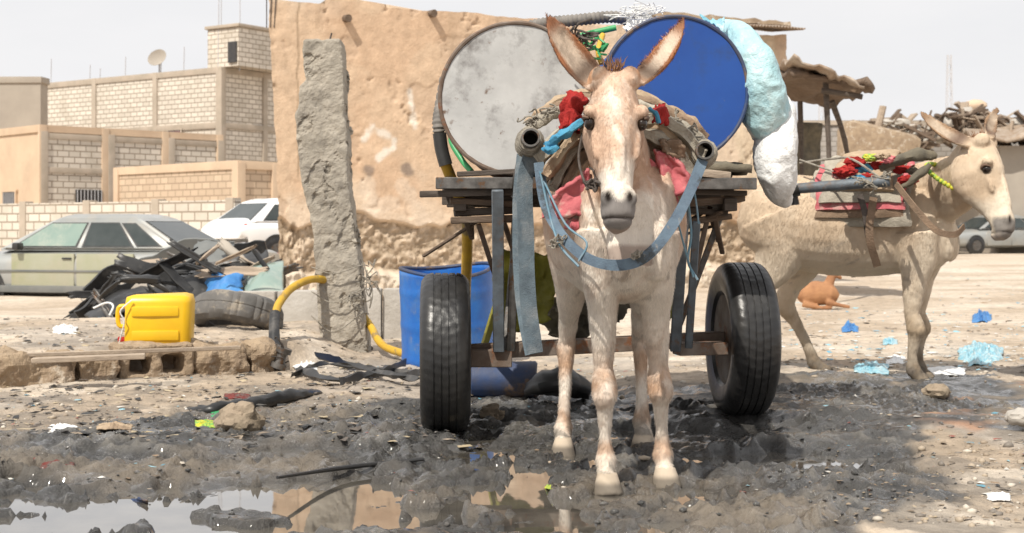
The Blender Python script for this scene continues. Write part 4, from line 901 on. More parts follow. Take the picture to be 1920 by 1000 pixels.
j=thing('jerry_can',jc,R(8),'bright yellow plastic jerry can lying on its side on the raised ground','jerry can')
b=MB(); b.box(V(.01,0,.152),(.355,.27,.305),(0,0,0),.045)
b.build('container','yellow_plastic',j,world=False,disp=(.010,6),smooth=60)
for s_ in (-1,1):
    b=MB(); b.box(V(.0,-.132,.15+s_*.065),(.25,.02,.055),(0,0,0),.009); b.build('moulded_rib','yellow_plastic',j,world=False)
b=MB(); b.tube([V(-.160,-.03,.24),V(-.205,-.03,.23),V(-.205,-.03,.14),V(-.160,-.03,.13)],.013,8,4); b.build('handle','yellow_plastic',j,world=False)
b=MB(); b.tube([V(-.165,-.05,.05),V(-.205,-.05,.05)],.026,14); b.build('cap','red_cloth',j,world=False)
b=MB(); b.tube([V(-.12,-.145,.28),V(-.18,-.155,.22),V(-.16,-.155,.16),V(-.19,-.12,.05)],.004,5,5); b.build('string','sack_white',j,world=False)
def tyre(mt,r,w,m,name,label):
    b=MB(); h=w/2; mi=mt.inverted(); pr=[(r*.60,-h*.7),(r*.66,-h),(r*.85,-h*1.02),(r*.96,-h*.8),(r*1.0,-h*.55),(r*1.0,-h*.1),(r*.985,-h*.05),(r*.985,h*.05),(r,h*.1),(r,h*.55),(r*.96,h*.8),(r*.85,h*1.02),(r*.66,h),(r*.60,h*.7),(r*.64,h*.6),(r*.9,h*.75),(r*.93,0),(r*.9,-h*.75),(r*.64,-h*.6)]
    b.lathe(pr,mt,120,close=True)
    for v in b.bm.verts:
        q=mi@v.co; rr=math.hypot(q.x,q.y)
        if rr>r*.95 and math.sin(math.atan2(q.y,q.x)*36)>.6: q.x*=.975;q.y*=.975; v.co=mt@q
    return tag(b.build(name,m,smooth=30,disp=(.02,3)),label,'tyre')
p=P(440,606,9.2); tyre(Matrix.Translation((p.x,9.3,TZ(p.x,9.3)+.08))@Matrix.Rotation(R(-20),4,'X')@Matrix.Rotation(R(8),4,'Y'),.30,.18,'old_rubber','old_tyre','grey worn tyre lying behind the yellow jerry can')
b=MB()
b.tube([GT(345,768)+V(0,0,-.01),GT(400,774)+V(0,0,.012),GT(480,766)+V(0,0,.02),GT(550,750)+V(0,0,.02),GT(598,736)+V(0,0,-.01)],[.018,.03,.034,.03,.018],14,10); tag(b.build('tyre_strip','rubber',disp=(.010,26)),'black strip of old tyre half buried behind the rock','tyre')
p=GT(442,815); b=MB(); b.blob(p+V(0,.06,.050),(.092,.08,.070),.28,1.5,4,3); tag(b.build('rock','rock',smooth=25,disp=(.006,14)),'brown rock sitting on the mud in front of the tyre strip','rock')
p=GT(920,782); b=MB(); b.blob(p+V(0,.03,.01),(.05,.05,.04),.4,1.6,3,9); tag(b.build('rock','rock',smooth=25),'small brown stone beside the left cart wheel','rock')
p=GT(1905,800); b=MB(); b.blob(p+V(.03,.03,.03),(.06,.05,.035),.3,1.6,3,11); tag(b.build('rock','pale_concrete',smooth=25),'pale stone at the right edge of the ground','rock')
p=GT(1760,745); b=MB(); b.blob(p+V(0,.03,.02),(.06,.05,.035),.4,1.6,3,14); tag(b.build('rock','rock',smooth=25),'small stone beside the front hooves of the right donkey','rock')
def hp(px,py,d): return P(px,py,d)
for n_,m_,pts,lb,w_ in [
('bent_bumper','black_plastic',[(150,600,12.2),(205,560,12.3),(290,530,12.4),(390,505,12.6)],'black curved bumper reaching out left of the scrap heap',.06),
('bent_bumper','black_plastic',[(165,555,13),(230,505,13.1),(330,515,13.1),(420,480,13.2),(500,465,13.2)],'long black bumper across the top of the scrap heap',.055),
('bent_bumper','car_cladding',[(200,520,13.4),(290,490,13.4),(360,460,13.4),(440,462,13.4)],'grey bumper strip at the top back of the scrap heap',.04)]:
    b=MB(); b.ribbon([hp(*p_) for p_ in pts],w_*3,V(.1,-.3,1),.03,8,.4); tag(b.build(n_,m_,disp=(.015,5)),lb,'scrap')
def panel(name,m_,q,lb,amp=.06,bul=.08,seed=0,rag=.12,th=.012,catg='scrap'):
    b=MB(); b.sheet(*[hp(*k) for k in q],18,18,amp,4,bul,seed,rag); return tag(b.build(name,m_,thick=th,smooth=40),label=lb,cat=catg)
panel('crumpled_sheet','black_plastic',[(155,605,11.8),(290,575,11.6),(330,530,12.4),(190,555,12.6)],'black crumpled panel at the lower left of the scrap heap',seed=1,amp=.03)
panel('crumpled_sheet','black_plastic',[(290,590,11.7),(400,560,11.6),(440,500,12.3),(320,520,12.5)],'black curved liner in the middle of the scrap heap',seed=2,bul=.12,amp=.03)
panel('crumpled_sheet','car_cladding',[(340,500,12.8),(420,515,12.6),(440,458,13.0),(370,452,13.1)],'dark grey panel standing up in the scrap heap',seed=3,amp=.02,bul=.03)
panel('crumpled_sheet','grey_plaster',[(215,545,12.4),(295,540,12.2),(305,508,12.6),(235,512,12.8)],'pale grey fender lying in the scrap heap',seed=4,bul=.10,amp=.02)
panel('crumpled_sheet','black_plastic',[(380,600,11.9),(470,590,11.8),(500,470,12.9),(420,480,12.9)],'black door lining leaning at the right of the scrap heap',seed=5,amp=.03)
panel('broken_windscreen','car_glass_green',[(440,575,11.5),(530,565,11.5),(532,490,12.2),(474,500,12.2)],'pale green windscreen leaning beside the clay building corner',seed=6,amp=.01,rag=.03)
panel('plastic_tarp','tarp_blue',[(368,562,11.6),(452,556,11.5),(455,508,11.9),(385,515,12)],'crumpled blue plastic tarp on the scrap heap',seed=7,amp=.10,bul=.06,catg='tarp')
panel('wood_board','wood_pale',[(235,500,13.2),(420,486,13.2),(420,480,13.4),(235,492,13.4)],'pale board lying on top of the scrap heap',seed=8,amp=.01,bul=0,rag=0,th=.03,catg='board')
panel('crumpled_sheet','car_cladding',[(470,560,11.9),(490,585,11.6),(520,520,12.5),(500,480,12.8)],'thin grey sheet leaning at the right end of the scrap heap',seed=9,amp=.03)
rnd=random.Random(77)
for i in range(64):
    px=rnd.uniform(165,505); top_=462+90*abs((px-400)/230)**1.3; py=rnd.uniform(top_,592); d=rnd.uniform(11.4,13.2); c=P(px,py,d); s_=rnd.uniform(.10,.32)
    e=Euler((rnd.uniform(-1,1),rnd.uniform(-.9,.9),rnd.uniform(-.8,.8))).to_matrix(); asp=rnd.uniform(.10,.5); f_=lambda x,y:c+e@V(x*s_,0,y*s_*asp)
    b=MB(); b.sheet(f_(-1,-.5),f_(1,-.5),f_(1,.5),f_(-1,.5),10,8,.015,4,rnd.uniform(-.06,.08),i,.18)
    tag(b.build('scrap_piece',rnd.choice(['black_plastic','black_plastic','black_plastic','rubber','car_cladding','grey_plaster','steel_bare','black_plastic','wood_pale']),thick=.012,smooth=30),'small broken piece in the scrap heap left of the pillar','scrap','broken pieces in the scrap heap')
b=MB(); b.tube([P(175,578,11.4),P(200,568,11.4),P(212,574,11.35),P(205,592,11.3)],.008,6,6); tag(b.build('cable','sack_white'),'white cable looped at the left of the scrap heap','cable')
for i,pts in enumerate([[(545,712),(600,690),(680,695),(780,708)],[(560,700),(620,722),(700,712),(760,690)],[(640,730),(700,715),(782,728)],[(590,682),(660,700),(740,722),(790,716)]]):
    b=MB(); b.ribbon([GT(*q)+V(0,0,.02+.010*i) for q in pts],.032,V(.2,1,.4),.008,8,.8); tag(b.build('rubber_strip','black_plastic',disp=(.014,16)),['black rubber strip lying from the coupling to the blue drum','black rubber strip crossing the others in a shallow bend','short black rubber strip nearest the viewer by the wheel','black rubber strip on top of the pile by the pillar'][i],'rubber strip')
b=MB(); b.tube([GT(520,905)+V(0,0,.015),GT(620,892)+V(0,0,.02),GT(700,882)+V(0,0,.02),GT(795,868)+V(0,0,.012)],[.005,.008,.008,.006],8,8); tag(b.build('thin_pipe','rubber'),'thin black hose lying across the puddle','hose')
def crump(px0,py0,px1,py1,m_,name,label,catg,h=.03,seed=0,th=.003,rag=.3):
    a_=GT(px0,py1);b_=GT(px1,py1);c_=GT(px1,py0);d_=GT(px0,py0)
    b=MB(); vs=[]; n=30
    for i in range(n+1):
        row=[]
        for j in range(n+1):
            u=i/n;v=j/n; th_=math.atan2(v-.5,u-.5); rad=1-rag*1.2*abs(noise.noise(V(math.cos(th_)*2.2,math.sin(th_)*2.2,seed)))
            uu_=.5+(u-.5)*rad; vv_=.5+(v-.5)*rad
            p=a_*(1-uu_)*(1-vv_)+b_*uu_*(1-vv_)+c_*uu_*vv_+d_*(1-uu_)*vv_
            e=max(0,1-((u-.5)**2+(v-.5)**2)*3.2)
            p.z=p.z+.004+h*e*(.35+1.0*abs(noise.noise(V(u*4,v*4,seed)))+.7*abs(noise.noise(V(u*10,v*10,seed+5))))
            row.append(b.bm.verts.new(p))
        vs.append(row)
    for i in range(n):
        for j in range(n): b.bm.faces.new((vs[i][j],vs[i+1][j],vs[i+1][j+1],vs[i][j+1]))
    return tag(b.build(name,m_,thick=th,smooth=35),label,catg)
crump(8,866,140,890,'mud_red','red_rag','faded red rag trodden into the mud at far left','rag',.02,1,.006)
crump(365,790,405,804,'yellow_strap','plastic_scrap','yellow and green wrapper beside the rock','litter',.012,2)
crump(395,772,440,786,'green_hose','plastic_scrap','green plastic scrap behind the rock','litter',.010,3)
crump(1795,652,1882,690,'bag_cyan','plastic_bag','crumpled light blue plastic bag at the right of the ground','bag',.09,4)
crump(1600,684,1668,704,'bag_cyan','plastic_bag','flat pale blue bag between the legs of the right donkey','bag',.035,5)
crump(1660,670,1700,684,'sack_white','plastic_bag','white bag scrap behind the front legs of the right donkey','bag',.025,15)
crump(1735,690,1812,706,'sack_white','plastic_bag','flat white plastic sheet beside the right donkey','bag',.02,16)
crump(1822,590,1860,606,'tarp_blue','plastic_bag','bright blue bag on the sand far behind the right donkey','bag',.07,6)
crump(1578,613,1610,624,'tarp_blue','plastic_bag','small blue bag behind the hind leg of the right donkey','bag',.05,7)
crump(1655,638,1683,648,'bag_cyan','plastic_bag','small cyan bag scrap behind the right donkey','bag',.03,8)
crump(98,614,146,628,'sack_white','plastic_bag','white bag on the sand left of the jerry can','bag',.035,9)
crump(235,940,278,955,'blue_dark','plastic_bag','dark blue wrapper lying in the left puddle','bag',.015,10)
crump(548,668,596,696,'sack_white','plastic_bag','dusty white bag between the hose coupling and pillar','bag',.03,11)
crump(1850,928,1895,942,'sack_white','plastic_bag','white scrap on the dirt at the lower right','bag',.012,12)
crump(1008,911,1038,920,'yellow_strap','plastic_scrap','yellow white wrapper in the puddle beside the front hooves','litter',.010,13)
crump(88,800,148,814,'sack_white','plastic_scrap','dirty pale plastic sheet on the mud at the left','litter',.02,14)
crump(180,796,250,808,'burlap','plastic_scrap','dull straw coloured rag between the pale sheet and the rock','litter',.015,24)
crump(420,740,470,750,'mud_red','plastic_scrap','dusty red scrap just behind the tyre strip','litter',.012,25)
def scatter(name,n,area,size,cols,m_,label,catg,flat,seed,mask=None):
    rnd=random.Random(seed); bm=bmesh.new(); cl=bm.verts.layers.float_color.new('Col'); xs_=[]
    while len(xs_)<n:
        px=rnd.uniform(*area[:2]); py=area[2]+(area[3]-area[2])*rnd.random()**.8; p=G(px,py,0); xs_.append((p.x,p.y))
    A_=np.array(xs_); Zs=terr(A_[:,0],A_[:,1]); mk_=mudmask(A_[:,0],A_[:,1])
    for (x,y),z,mv in zip(xs_,Zs,mk_):
        if mask and not mask(mv,rnd): continue
        if z<-.012: continue
        s_=size[0]+(size[1]-size[0])*rnd.random()**3; c=rnd.choice(cols)
        if flat:
            a=rnd.uniform(0,6.28); n_=rnd.choice((4,5,6)); el=rnd.uniform(.12,.8)
            vs_=[]
            for i in range(n_):
                t=a+i/n_*6.283; r_=s_*rnd.uniform(.5,1.2); lx=math.cos(t)*r_; ly=math.sin(t)*r_*el
                v=bm.verts.new((x+lx*math.cos(a)-ly*math.sin(a),y+lx*math.sin(a)+ly*math.cos(a),z+.003+s_*rnd.uniform(0,.3))); v[cl]=(*c,1); vs_.append(v)
            cv=bm.verts.new((x,y,z+.004+s_*rnd.uniform(.1,.35))); cv[cl]=(*c,1)
            for i in range(n_): bm.faces.new((vs_[i],vs_[(i+1)%n_],cv))
        else:
            g=bmesh.ops.create_icosphere(bm,subdivisions=1,radius=1); sx,sy,sz=s_*rnd.uniform(.7,1.3),s_*rnd.uniform(.7,1.3),s_*rnd.uniform(.45,.8)
            for v in g['verts']:
                q=1+rnd.uniform(-.22,.22); v.co=V(x+v.co.x*sx*q,y+v.co.y*sy*q,z+sz*.2+v.co.z*sz*q); v[cl]=(*c,1)
    me=bpy.data.meshes.new(name); bm.to_mesh(me); bm.free(); me.materials.append(M[m_])
    if not flat: me.shade_smooth()
    o=bpy.data.objects.new(name,me); C.objects.link(o); tag(o,label,catg,kind='stuff')
scatter('pebbles',4200,(-60,1980,560,1000),(.003,.018),[(.40,.33,.25),(.30,.24,.18),(.50,.45,.38),(.2,.175,.15)],'bits','small stones and pebbles scattered over the dirt','pebbles',False,5,lambda m_,r: r.random()>m_*.99)
scatter('mud_clods',1100,(-60,1800,735,1000),(.004,.013),[(.08,.076,.07),(.12,.11,.10),(.05,.048,.045)],'ground','loose black clods of wet mud','mud',False,6,lambda m_,r: r.random()<m_)
scatter('litter',3800,(-60,1980,570,960),(.004,.024),[(.62,.60,.56),(.5,.48,.44),(.12,.28,.36),(.25,.42,.48),(.05,.05,.05),(.25,.18,.12),(.33,.28,.22),(.45,.40,.33),(.25,.09,.07),(.15,.12,.09),(.08,.07,.06),(.2,.17,.14)],'bits','small scraps of plastic paper and rag trodden into the ground','litter',True,7,lambda m_,r: r.random()>m_*.75)
scatter('litter',1500,(1450,1980,495,720),(.008,.045),[(.65,.63,.6),(.5,.5,.48),(.12,.33,.46),(.25,.5,.6),(.3,.22,.15),(.2,.16,.12),(.1,.09,.08)],'bits','scraps of plastic scattered on the pale sand behind the right donkey','litter',True,8)
scatter('twigs',1700,(0,900,620,840),(.008,.045),[(.06,.055,.05),(.12,.1,.085),(.25,.2,.15),(.04,.04,.04),(.4,.33,.22)],'bits','dark shreds of rubber and straw lying left of the cart','litter',True,18)
scatter('straw',500,(1500,1980,760,1000),(.004,.020),[(.36,.29,.20),(.26,.20,.14),(.18,.14,.1)],'bits','bits of straw on the brown dirt at the lower right','straw',True,19)

gt=MB()
def gp(px,py,dd=0): return P(px,py,14.6+dd)
gt.loft([(gp(1496,560),.05,.05),(gp(1505,555),.09,.11),(gp(1530,550),.11,.13),(gp(1555,553),.10,.11),(gp(1570,560),.04,.05)],V(0,1,0),18,2,4)
gt.loft([(gp(1548,545),.06,.06),(gp(1556,528),.045,.05),(gp(1560,514),.035,.04)],V(0,1,0),14,2,3)
gt.loft([(gp(1552,512),.03,.035),(gp(1562,512),.035,.04),(gp(1572,518),.025,.027),(gp(1578,523),.015,.015)],V(0,1,0),12,2,3)
for a_ in ([(1550,566),(1572,572),(1594,576)],[(1505,570),(1535,577),(1560,577)]): gt.tube([gp(x,y,-.08) for x,y in a_],[.035,.022,.018],8,4)
for s_ in (-.03,.03): gt.tube([gp(1556,510,s_),gp(1548,507,s_*2.2)],[.014,.004],6)
tag(gt.build('goat','goat',rem=.012,sit=2,smooth=0),'reddish tan goat lying on the sand behind the right donkey','goat')

# ------------------------------------------------ cars
def car(name,loc,rz,paint,label,W_=.87,ht=1.42,hatch=False,doorm=None,glassm='car_glass',clad=True):
    t=thing(name,loc,rz,label,'car')
    k=ht/1.42
    if hatch: st=[(-1.95,.35,.8,.70),(-1.92,.28,.98,.80),(-1.6,.2,1.02,.86),(-.8,.2,1.0,.87),(0,.2,.96,.87),(.9,.2,.93,.87),(1.5,.22,.84,.86),(1.9,.25,.7,.78),(2.0,.33,.55,.68)]; gb=(-1.85,1.05); gtp=(-1.20,.25)
    else: st=[(-2.55,.35,.78,.68),(-2.50,.28,.91,.79),(-2.05,.22,.95,.85),(-1.3,.22,.95,.87),(0,.2,.94,.87),(1.0,.2,.92,.87),(1.7,.22,.86,.85),(2.2,.25,.77,.78),(2.35,.33,.60,.68)]; gb=(-1.80,1.25); gtp=(-.98,.42)
    b=MB(); b.loft([(V(x,0,(zb+zt)/2*k),hw,(zt-zb)/2*k) for x,zb,zt,hw in st],V(0,1,0),36,3.6,3); b.build('body',paint,t,world=False,smooth=35)
    zb=.89*k; ztp=1.34*k; hb=.80; htp=.60
    B=[V(gb[0],-hb,zb),V(gb[1],-hb,zb),V(gb[1],hb,zb),V(gb[0],hb,zb)]; T=[V(gtp[0],-htp,ztp),V(gtp[1],-htp,ztp),V(gtp[1],htp,ztp),V(gtp[0],htp,ztp)]; T2=[V(gtp[0]+.22,-htp+.14,ht),V(gtp[1]-.18,-htp+.14,ht),V(gtp[1]-.18,htp-.14,ht),V(gtp[0]+.22,htp-.14,ht)]
    b=MB(); b.rings([B,T,T2]); es=[e for e in b.bm.edges]; bmesh.ops.bevel(b.bm,geom=es,offset=.045,segments=3,affect='EDGES'); b.build('cabin',paint,t,world=False,smooth=45)
    def win(c,u0,u1,v0,v1,nm,m_,off=.010):
        a_,b_,c_,d_=c; nn=(b_-a_).cross(d_-a_).normalized(); mid=(a_+b_+c_+d_)/4-V(-.2,0,1.0)
        if nn.dot(mid)<0: nn=-nn
        f=lambda u,v:(a_*(1-u)+b_*u)*(1-v)+(d_*(1-u)+c_*u)*v
        for gl,gm,o1,nm_ in ((0,m_,off,nm),(.012,'black_plastic',off-.004,'window_seal')):
            b=MB(); rr=[[f(u0-gl,v0-gl*3)+nn*o_,f(u1+gl,v0-gl*3)+nn*o_,f(u1+gl,v1+gl*3)+nn*o_,f(u0-gl,v1+gl*3)+nn*o_] for o_ in (-.02,o1)]; b.rings(rr); b.build(nm_,gm,t,world=False,smooth=0)
    for sg,i0,i1 in ((-1,0,1),(1,3,2)):
        q=(B[i0],B[i1],T[i1],T[i0])
        win(q,.10,.22,.16,.84,'window','car_glass'); win(q,.26,.53,.14,.86,'window','car_glass'); win(q,.58,.93,.14,.86,'window',glassm)
    win((B[1],B[2],T[2],T[1]),.06,.94,.08,.92,'windscreen',glassm); win((B[0],B[3],T[3],T[0]),.08,.92,.12,.9,'rear_window','car_glass')
    wb=(-1.25,1.38) if hatch else (-1.42,1.42)
    for wx in wb:
        for sg in (-1,1):
            mt=Matrix.Translation((wx,sg*(W_-.06),.31))@Matrix.Rotation(R(90),4,'X')
            b=MB(); b.lathe([(.36,-.065),(.36,.065),(.02,.065),(.02,-.065)],Matrix.Translation((0,0,.02))@mt,32); b.build('wheel_arch','black_plastic',t,world=False)
            b=MB(); b.lathe([(.19,-.09),(.27,-.095),(.31,-.07),(.31,.07),(.27,.095),(.19,.09)],mt,32,close=True); b.build('tyre','rubber',t,world=False)
            b=MB(); b.lathe([(.19,-.085),(.17,-.07),(.05,-.08),(.01,-.09),(.01,.09),(.05,.08),(.17,.07),(.19,.085)],mt,24); b.build('rim','steel_bare',t,world=False)
    for sg in (-1,1):
        y=sg*(W_+.002)
        for (x0,x1) in ((-1.05,-.12),(-.10,.95)):
            b=MB(); b.box(V((x0+x1)/2,y-sg*.02,.58*k),(x1-x0-.014,.05,.54*k),(0,0,0),.02)
            o=b.build('door',doorm or paint,t,world=False)
            b=MB(); b.box(V(x0+.12,y+sg*.014,.78*k),(.15,.02,.025),(0,0,0),.005); b.build('door_handle','black_plastic',o,world=False)
        if clad:
            b=MB(); b.box(V(0,y-sg*.008,.34),(2.3,.05,.10),(0,0,0),.01); b.box(V(0,y+sg*.004,.60),(2.6,.03,.03),(0,0,0),.004); b.build('side_cladding','car_cladding' ,t,world=False)
        b=MB(); b.box(V(.80,sg*(W_+.05),.95*k),(.1,.16,.11),(0,0,0),.03); b.build('wing_mirror','black_plastic',t,world=False)
        xe=st[0][0]; b=MB(); b.box(V(xe+.045,sg*.60,.78*k),(.08,.30,.15 if not hatch else .22),(0,0,sg*R(8)),.02); b.build('tail_light','tail_red',t,world=False)
        xe=st[-1][0]; b=MB(); b.box(V(xe-.05,sg*.56,.56*k),(.08,.30,.13),(0,0,0),.02); b.build('headlight','lamp_clear',t,world=False)
    for xe,s_ in ((st[0][0],-1),(st[-1][0],1)):
        b=MB(); b.box(V(xe+s_*.02,0,.42),(.14,1.58,.2),(0,0,0),.05); b.build('bumper','car_cladding' if clad else paint,t,world=False)
    b=MB(); b.box(V(st[0][0]-.01,0,.66*k),(.02,.5,.11),(0,0,0),.004); b.build('number_plate','lamp_clear',t,world=False)
    return t
car('parked_car',(-6.08,21.1,-.36),R(180-16),'car_silver','old stripped silver green saloon car behind the scrap heap',doorm='car_green',glassm='car_glass_green')
car('parked_car',(-4.65,31.4,.06),R(44),'car_white','white hatchback parked beside the corner of the clay building',hatch=True,ht=1.46,clad=False)
car('parked_car',(17.6,52,.0),R(200),'car_silver','distant silver car partly behind the head of the right donkey',clad=False)
car('parked_car',(20.6,46,.0),R(80),'black_plastic','distant dark car at the right edge',clad=False)

# ------------------------------------------------ buildings left
def bld(name,px,d,ztop,W_,D_,rz,wm_,fm,floors,cols,label,wins=(),cw=.28,par=.0,side=None):
    t=thing(name,((px-960)/F*d,d,0),R(rz),label,'building')
    b=MB(); b.box(V(-W_/2,D_/2,(ztop-1)/2),(W_,D_,ztop+1)); b.build('wall',wm_,t,world=False,smooth=0)
    if side:
        b=MB(); b.box(V(.012,D_/2,(ztop-1)/2-.15),(.05,D_-.1,ztop+.7)); b.build('side_wall',side,t,world=False,smooth=0)
    for f in floors:
        b=MB(); b.box(V(-W_/2,-.012,f),(W_+.1,.09,.26),(0,0,0),.01); b.box(V(.022,D_/2,f-.003),(.105,D_,.25),(0,0,0),.01); b.build('beam',fm,t,world=False,disp=(.03,1.5))
    for x in cols:
        b=MB(); b.box(V(-x,-.02,(ztop-1)/2+par/2),(cw,.10,ztop+1+par),(0,0,0),.01); b.build('column',fm,t,world=False)
    if D_>2:
        for y in (cw*.2,D_*.33,D_*.66,D_-.14):
            b=MB(); b.box(V(.028,y,(ztop-1)/2+par/2-.005),(.12,cw,ztop+.99+par),(0,0,0),.01); b.build('column',fm,t,world=False)
    for (x,z,w_,h_,m_) in wins:
        b=MB(); b.box(V(-x,.0,z),(w_,.10,h_)); wo=b.build('window',m_,t,world=False,smooth=0)
        b=MB()
        for s_ in (-1,1): b.box(V(-x+s_*w_/2,-.03,z),(.07,.12,h_+.07)); b.box(V(-x,-.032,z+s_*h_/2),(w_+.14,.118,.07))
        b.build('frame',fm,wo,world=False,smooth=0)
        b=MB()
        for q in range(7): b.tube([V(-x-w_/2+w_*(q+.5)/7,-.065,z-h_/2),V(-x-w_/2+w_*(q+.5)/7,-.065,z+h_/2)],.015,5)
        b.build('bars','pylon',wo,world=False)
    return t
bB=bld('block_building',415,62,8.0,12.6,8,-34.5,'blk_white','beam_concrete',[7.86,5.45,2.9],[.14,4.2,8.4,12.5],'tall half finished pale block building with a satellite dish on its roof',[(2.9,5.0,.9,.75,'window_red'),(8.0,4.9,1.0,.6,'window_dark')])
b=MB(); b.box(V(-.0,1.6,8.85),(1.9,3.0,1.7)); b.build('roof_room','blk_white',bB,world=False,smooth=0)
b=MB(); b.box(V(-.0,1.6,9.76),(2.1,3.2,.14),(0,0,0),.02); b.build('roof_slab','beam_concrete',bB,world=False)
b=MB(); b.box(V(.62,.07,8.6),(.5,.1,.9)); b.build('doorway','window_dark',bB,world=False,smooth=0)
b=MB(); mt=Matrix.Translation((-4.4,.35,8.65))@Matrix.Rotation(R(20),4,'Z')@Matrix.Rotation(R(62),4,'X')
b.lathe([(.001,0),(.2,.03),(.36,.10),(.45,.17),(.44,.18),(.35,.115),(.2,.05),(.001,.02)],mt,24); b.build('satellite_dish','grey_plaster',bB,world=False)
b=MB(); b.tube([V(-4.4,.4,7.9),V(-4.4,.4,8.5)],.04,6); b.build('dish_pole','pylon',bB,world=False)
for x,y,h in ((-12,.3,1.2),(-9,.2,.7),(-6.5,.2,.9),(-2.7,.3,1.1),(-.3,.1,3.5),(.7,.4,3.7),(-.35,.3,3.3),(-8.4,.3,.5),(-4.2,.3,.6)):
    b=MB(); b.tube([V(x,y,7.8),V(x+.04,y,8+h)],.02,4); b.build('rebar','pylon',bB,world=False)
bC=bld('block_building',76,48,4.42,12,7.2,-45,'tan_plaster','tan_plaster',[4.30],[],'tan plastered house front with pale block side wall at the left edge',[(2.2,1.9,1.0,.65,'window_dark')],side='blk_white')
for z in (2.9,4.05):
    b=MB(); b.box(V(.03,3.6,z),(.1,7.1,.2),(0,0,0),.01); b.build('beam','beam_concrete',bC,world=False)
for y in (.1,2.6,5.0,7.1):
    b=MB(); b.box(V(.034,y,1.7),(.13,.26,5.0),(0,0,0),.01); b.build('column','beam_concrete',bC,world=False)
b=MB(); b.box(V(.03,1.75,1.95),(.1,1.0,.6)); wo=b.build('window','window_dark',bC,world=False,smooth=0)
b=MB()
for q in range(8): b.tube([V(.10,1.3+q*.13,1.65),V(.10,1.3+q*.13,2.25)],.015,5)
b.build('bars','pylon',wo,world=False)
bld('plaster_building',76,57,6.95,8,.8,-2,'grey_plaster','grey_plaster',[6.9],[],'grey plastered upper storey at the far left edge',[(3,6.1,.5,.35,'window_dark')])
bld('block_building',447,42,2.86,6.9,4,-44,'blk_sand','tan_plaster',[2.78],[.1,6.8],'small low sandy block house in front of the tall block building')
w0=V((-40-960)/F*37,37,0); w1=V((440-960)/F*32,32,0)
an=math.atan2(w1.y-w0.y,w1.x-w0.x); Lw=(w1-w0).length
t=thing('boundary_wall',w1,an,'long low pale block wall behind the parked cars','wall')
b=MB(); b.box(V(-Lw/2,.1,.28),(Lw,.2,2.48)); b.build('wall','blk_white',t,world=False,smooth=0)
for k in range(5):
    b=MB(); b.box(V(-.15-k*2.4,.1,.32),(.24,.26,2.5),(0,0,0),.01); b.build('column','beam_concrete',t,world=False)

# ------------------------------------------------ right background
aw=thing('scrap_awning',P(1540,430,17),0,'ragged brown awning on crooked poles right of the clay building','awning')
b=MB(); b.sheet(V(3.2,16.2,2.66),V(4.15,16.3,2.42),V(4.3,19.5,2.55),V(3.2,19.5,2.8),20,14,.12,3,.05,3,.06); b.build('roof','wood',aw,thick=.07)
b=MB(); b.sheet(V(3.15,16.0,2.74),V(4.0,16.1,2.46),V(4.2,18,2.55),V(3.2,18,2.8),14,10,.1,4,.02,8,.12); b.build('roof_matting','roof_tin',aw,thick=.03)
for a_,c_ in ((P(1548,150,16.4),P(1556,500,16.4)),(P(1560,190,16.6),P(1592,300,17)),(P(1592,300,17),P(1600,520,17.3)),(P(1500,190,18.5),P(1500,480,18.5)),(P(1540,170,16.3),P(1616,182,16.3))):
    b=MB(); b.tube([a_,(a_+c_)/2+V(.02,0,0),c_],[.035,.03,.03],8,3); b.build('pole','wood_dark',aw,disp=(.01,6))
b=MB(); b.sheet(P(1478,480,18.8),P(1540,480,18.9),P(1540,232,18.9),P(1478,228,18.8),14,14,.1,3,.0,4); tag(b.build('awning_shade','olive_cloth',thick=.02),'dark sheet standing in for the shade under the brown awning','shade_sheet')  # added dark sheet stands in for the shaded interior below the awning
rw=thing('block_wall',(20,60,0),0,'long grey brown block wall along the far side of the yard at right','wall')
b=MB(); b.box(V(22,60.2,2.2),(34,.4,6.6)); b.build('wall','blk_grey',rw,smooth=0)
b=MB(); b.box(V(22,59.98,5.4),(34.2,.16,.22),(0,0,0),.01); b.build('coping','beam_concrete',rw,disp=(.06,.8))
rh=thing('mud_house',(16,55,0),0,'flat grey brown shed with patched roof behind the right donkey','shed')
b=MB(); b.box(V(21.0,55.5,1.9),(6,6,4.2)); b.build('wall','grey_plaster',rh,disp=(.1,.6))
b=MB(); b.sheet(V(16.8,51.8,4.3),V(25,51.8,4.5),V(25,59,5.2),V(16.8,59,5.0),20,14,.4,.8,.1,3,.05); b.build('roof','roof_tin',rh,thick=.12)
b=MB(); b.box(V(20.8,52.45,1.3),(2.4,.2,2.8)); b.build('doorway','window_dark',rh,smooth=0)
rnd=random.Random(9)
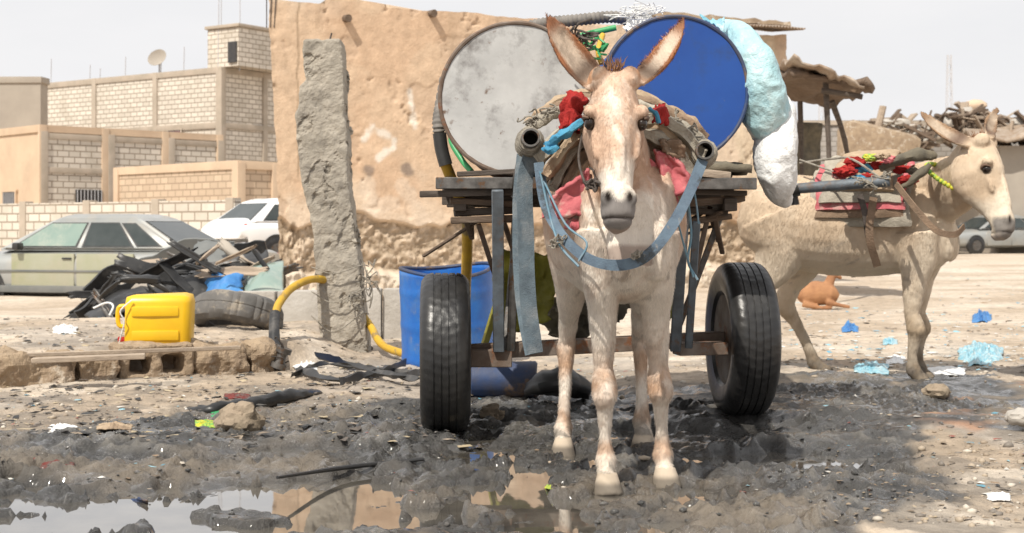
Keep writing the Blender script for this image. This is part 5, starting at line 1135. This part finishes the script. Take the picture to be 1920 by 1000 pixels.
for mname,cnt,lab in (('wood_pale',150,'pale broken boards heaped on top of the far wall'),('wood',150,'brown broken planks heaped on top of the far wall'),('pale_concrete',70,'grey rubble lumps mixed in the heap on the far wall')):
    bm_=MB()
    for i in range(cnt):
        px=rnd.uniform(1650,1990); base_y=244-18*math.exp(-((px-1830)/60)**2)-7*math.sin(px*.05); p=P(px,base_y+rnd.uniform(-14,30),56.0+rnd.uniform(-3,2.5))
        if mname=='pale_concrete': bm_.blob(p,(rnd.uniform(.1,.4),.3,rnd.uniform(.1,.3)),.4,2,2,i)
        else:
            a=rnd.gauss(0,.5) if rnd.random()<.85 else rnd.uniform(-1.5,1.5); L=rnd.uniform(.3,1.5); bm_.beam(p-V(math.cos(a),0,math.sin(a))*L/2,p+V(math.cos(a),rnd.uniform(-.4,.4),math.sin(a))*L/2,rnd.uniform(.06,.5),rnd.uniform(.03,.12))
    tag(bm_.build('scrap_pile',mname),lab,'rubble',kind='stuff')
b=MB(); b.blob(P(1825,200,59),(.6,.4,.3),.3,2,2); tag(b.build('scrap_box','tan_plaster'),'pale box on top of the far rubble pile','box')
b=MB(); b.tube([P(1640,262,45),P(1655,200,45)],[.14,.1],7); tag(b.build('wood_post','wood_pale',disp=(.05,2)),'leaning pale wood stump standing in front of the far grey wall','post')
b=MB(); b.box(P(1640,300,44.8),(2.2,.8,1.6),(0,.2,.1),.1); tag(b.build('rubble_block','earth_block',disp=(.3,1)),'lump of broken masonry in front of the far grey wall','rubble')
def pylon(px,py0,d,lab):
    t=P(px,py0,d); bt=V(t.x,t.y,0); b=MB()
    for s_ in (-1,1):
        for q in (-1,1): b.tube([bt+V(s_*.9,q*.9,0),t+V(s_*.3,q*.3,0)],.09,4)
    n_=14
    for k in range(n_):
        z0=t.z*k/n_; z1=t.z*(k+1)/n_; w_=.9-.6*k/n_; b.tube([V(t.x-w_,t.y-w_,z0),V(t.x+w_,t.y-w_,z1)],.05,4); b.tube([V(t.x+w_,t.y-w_,z0),V(t.x-w_,t.y-w_,z1)],.05,4)
    tag(b.build('lattice_mast','pylon'),lab,'mast')
pylon(1780,103,260,'tall pale lattice mast far behind the rubble pile')
pylon(1540,130,300,'faint lattice mast just above the brown awning')
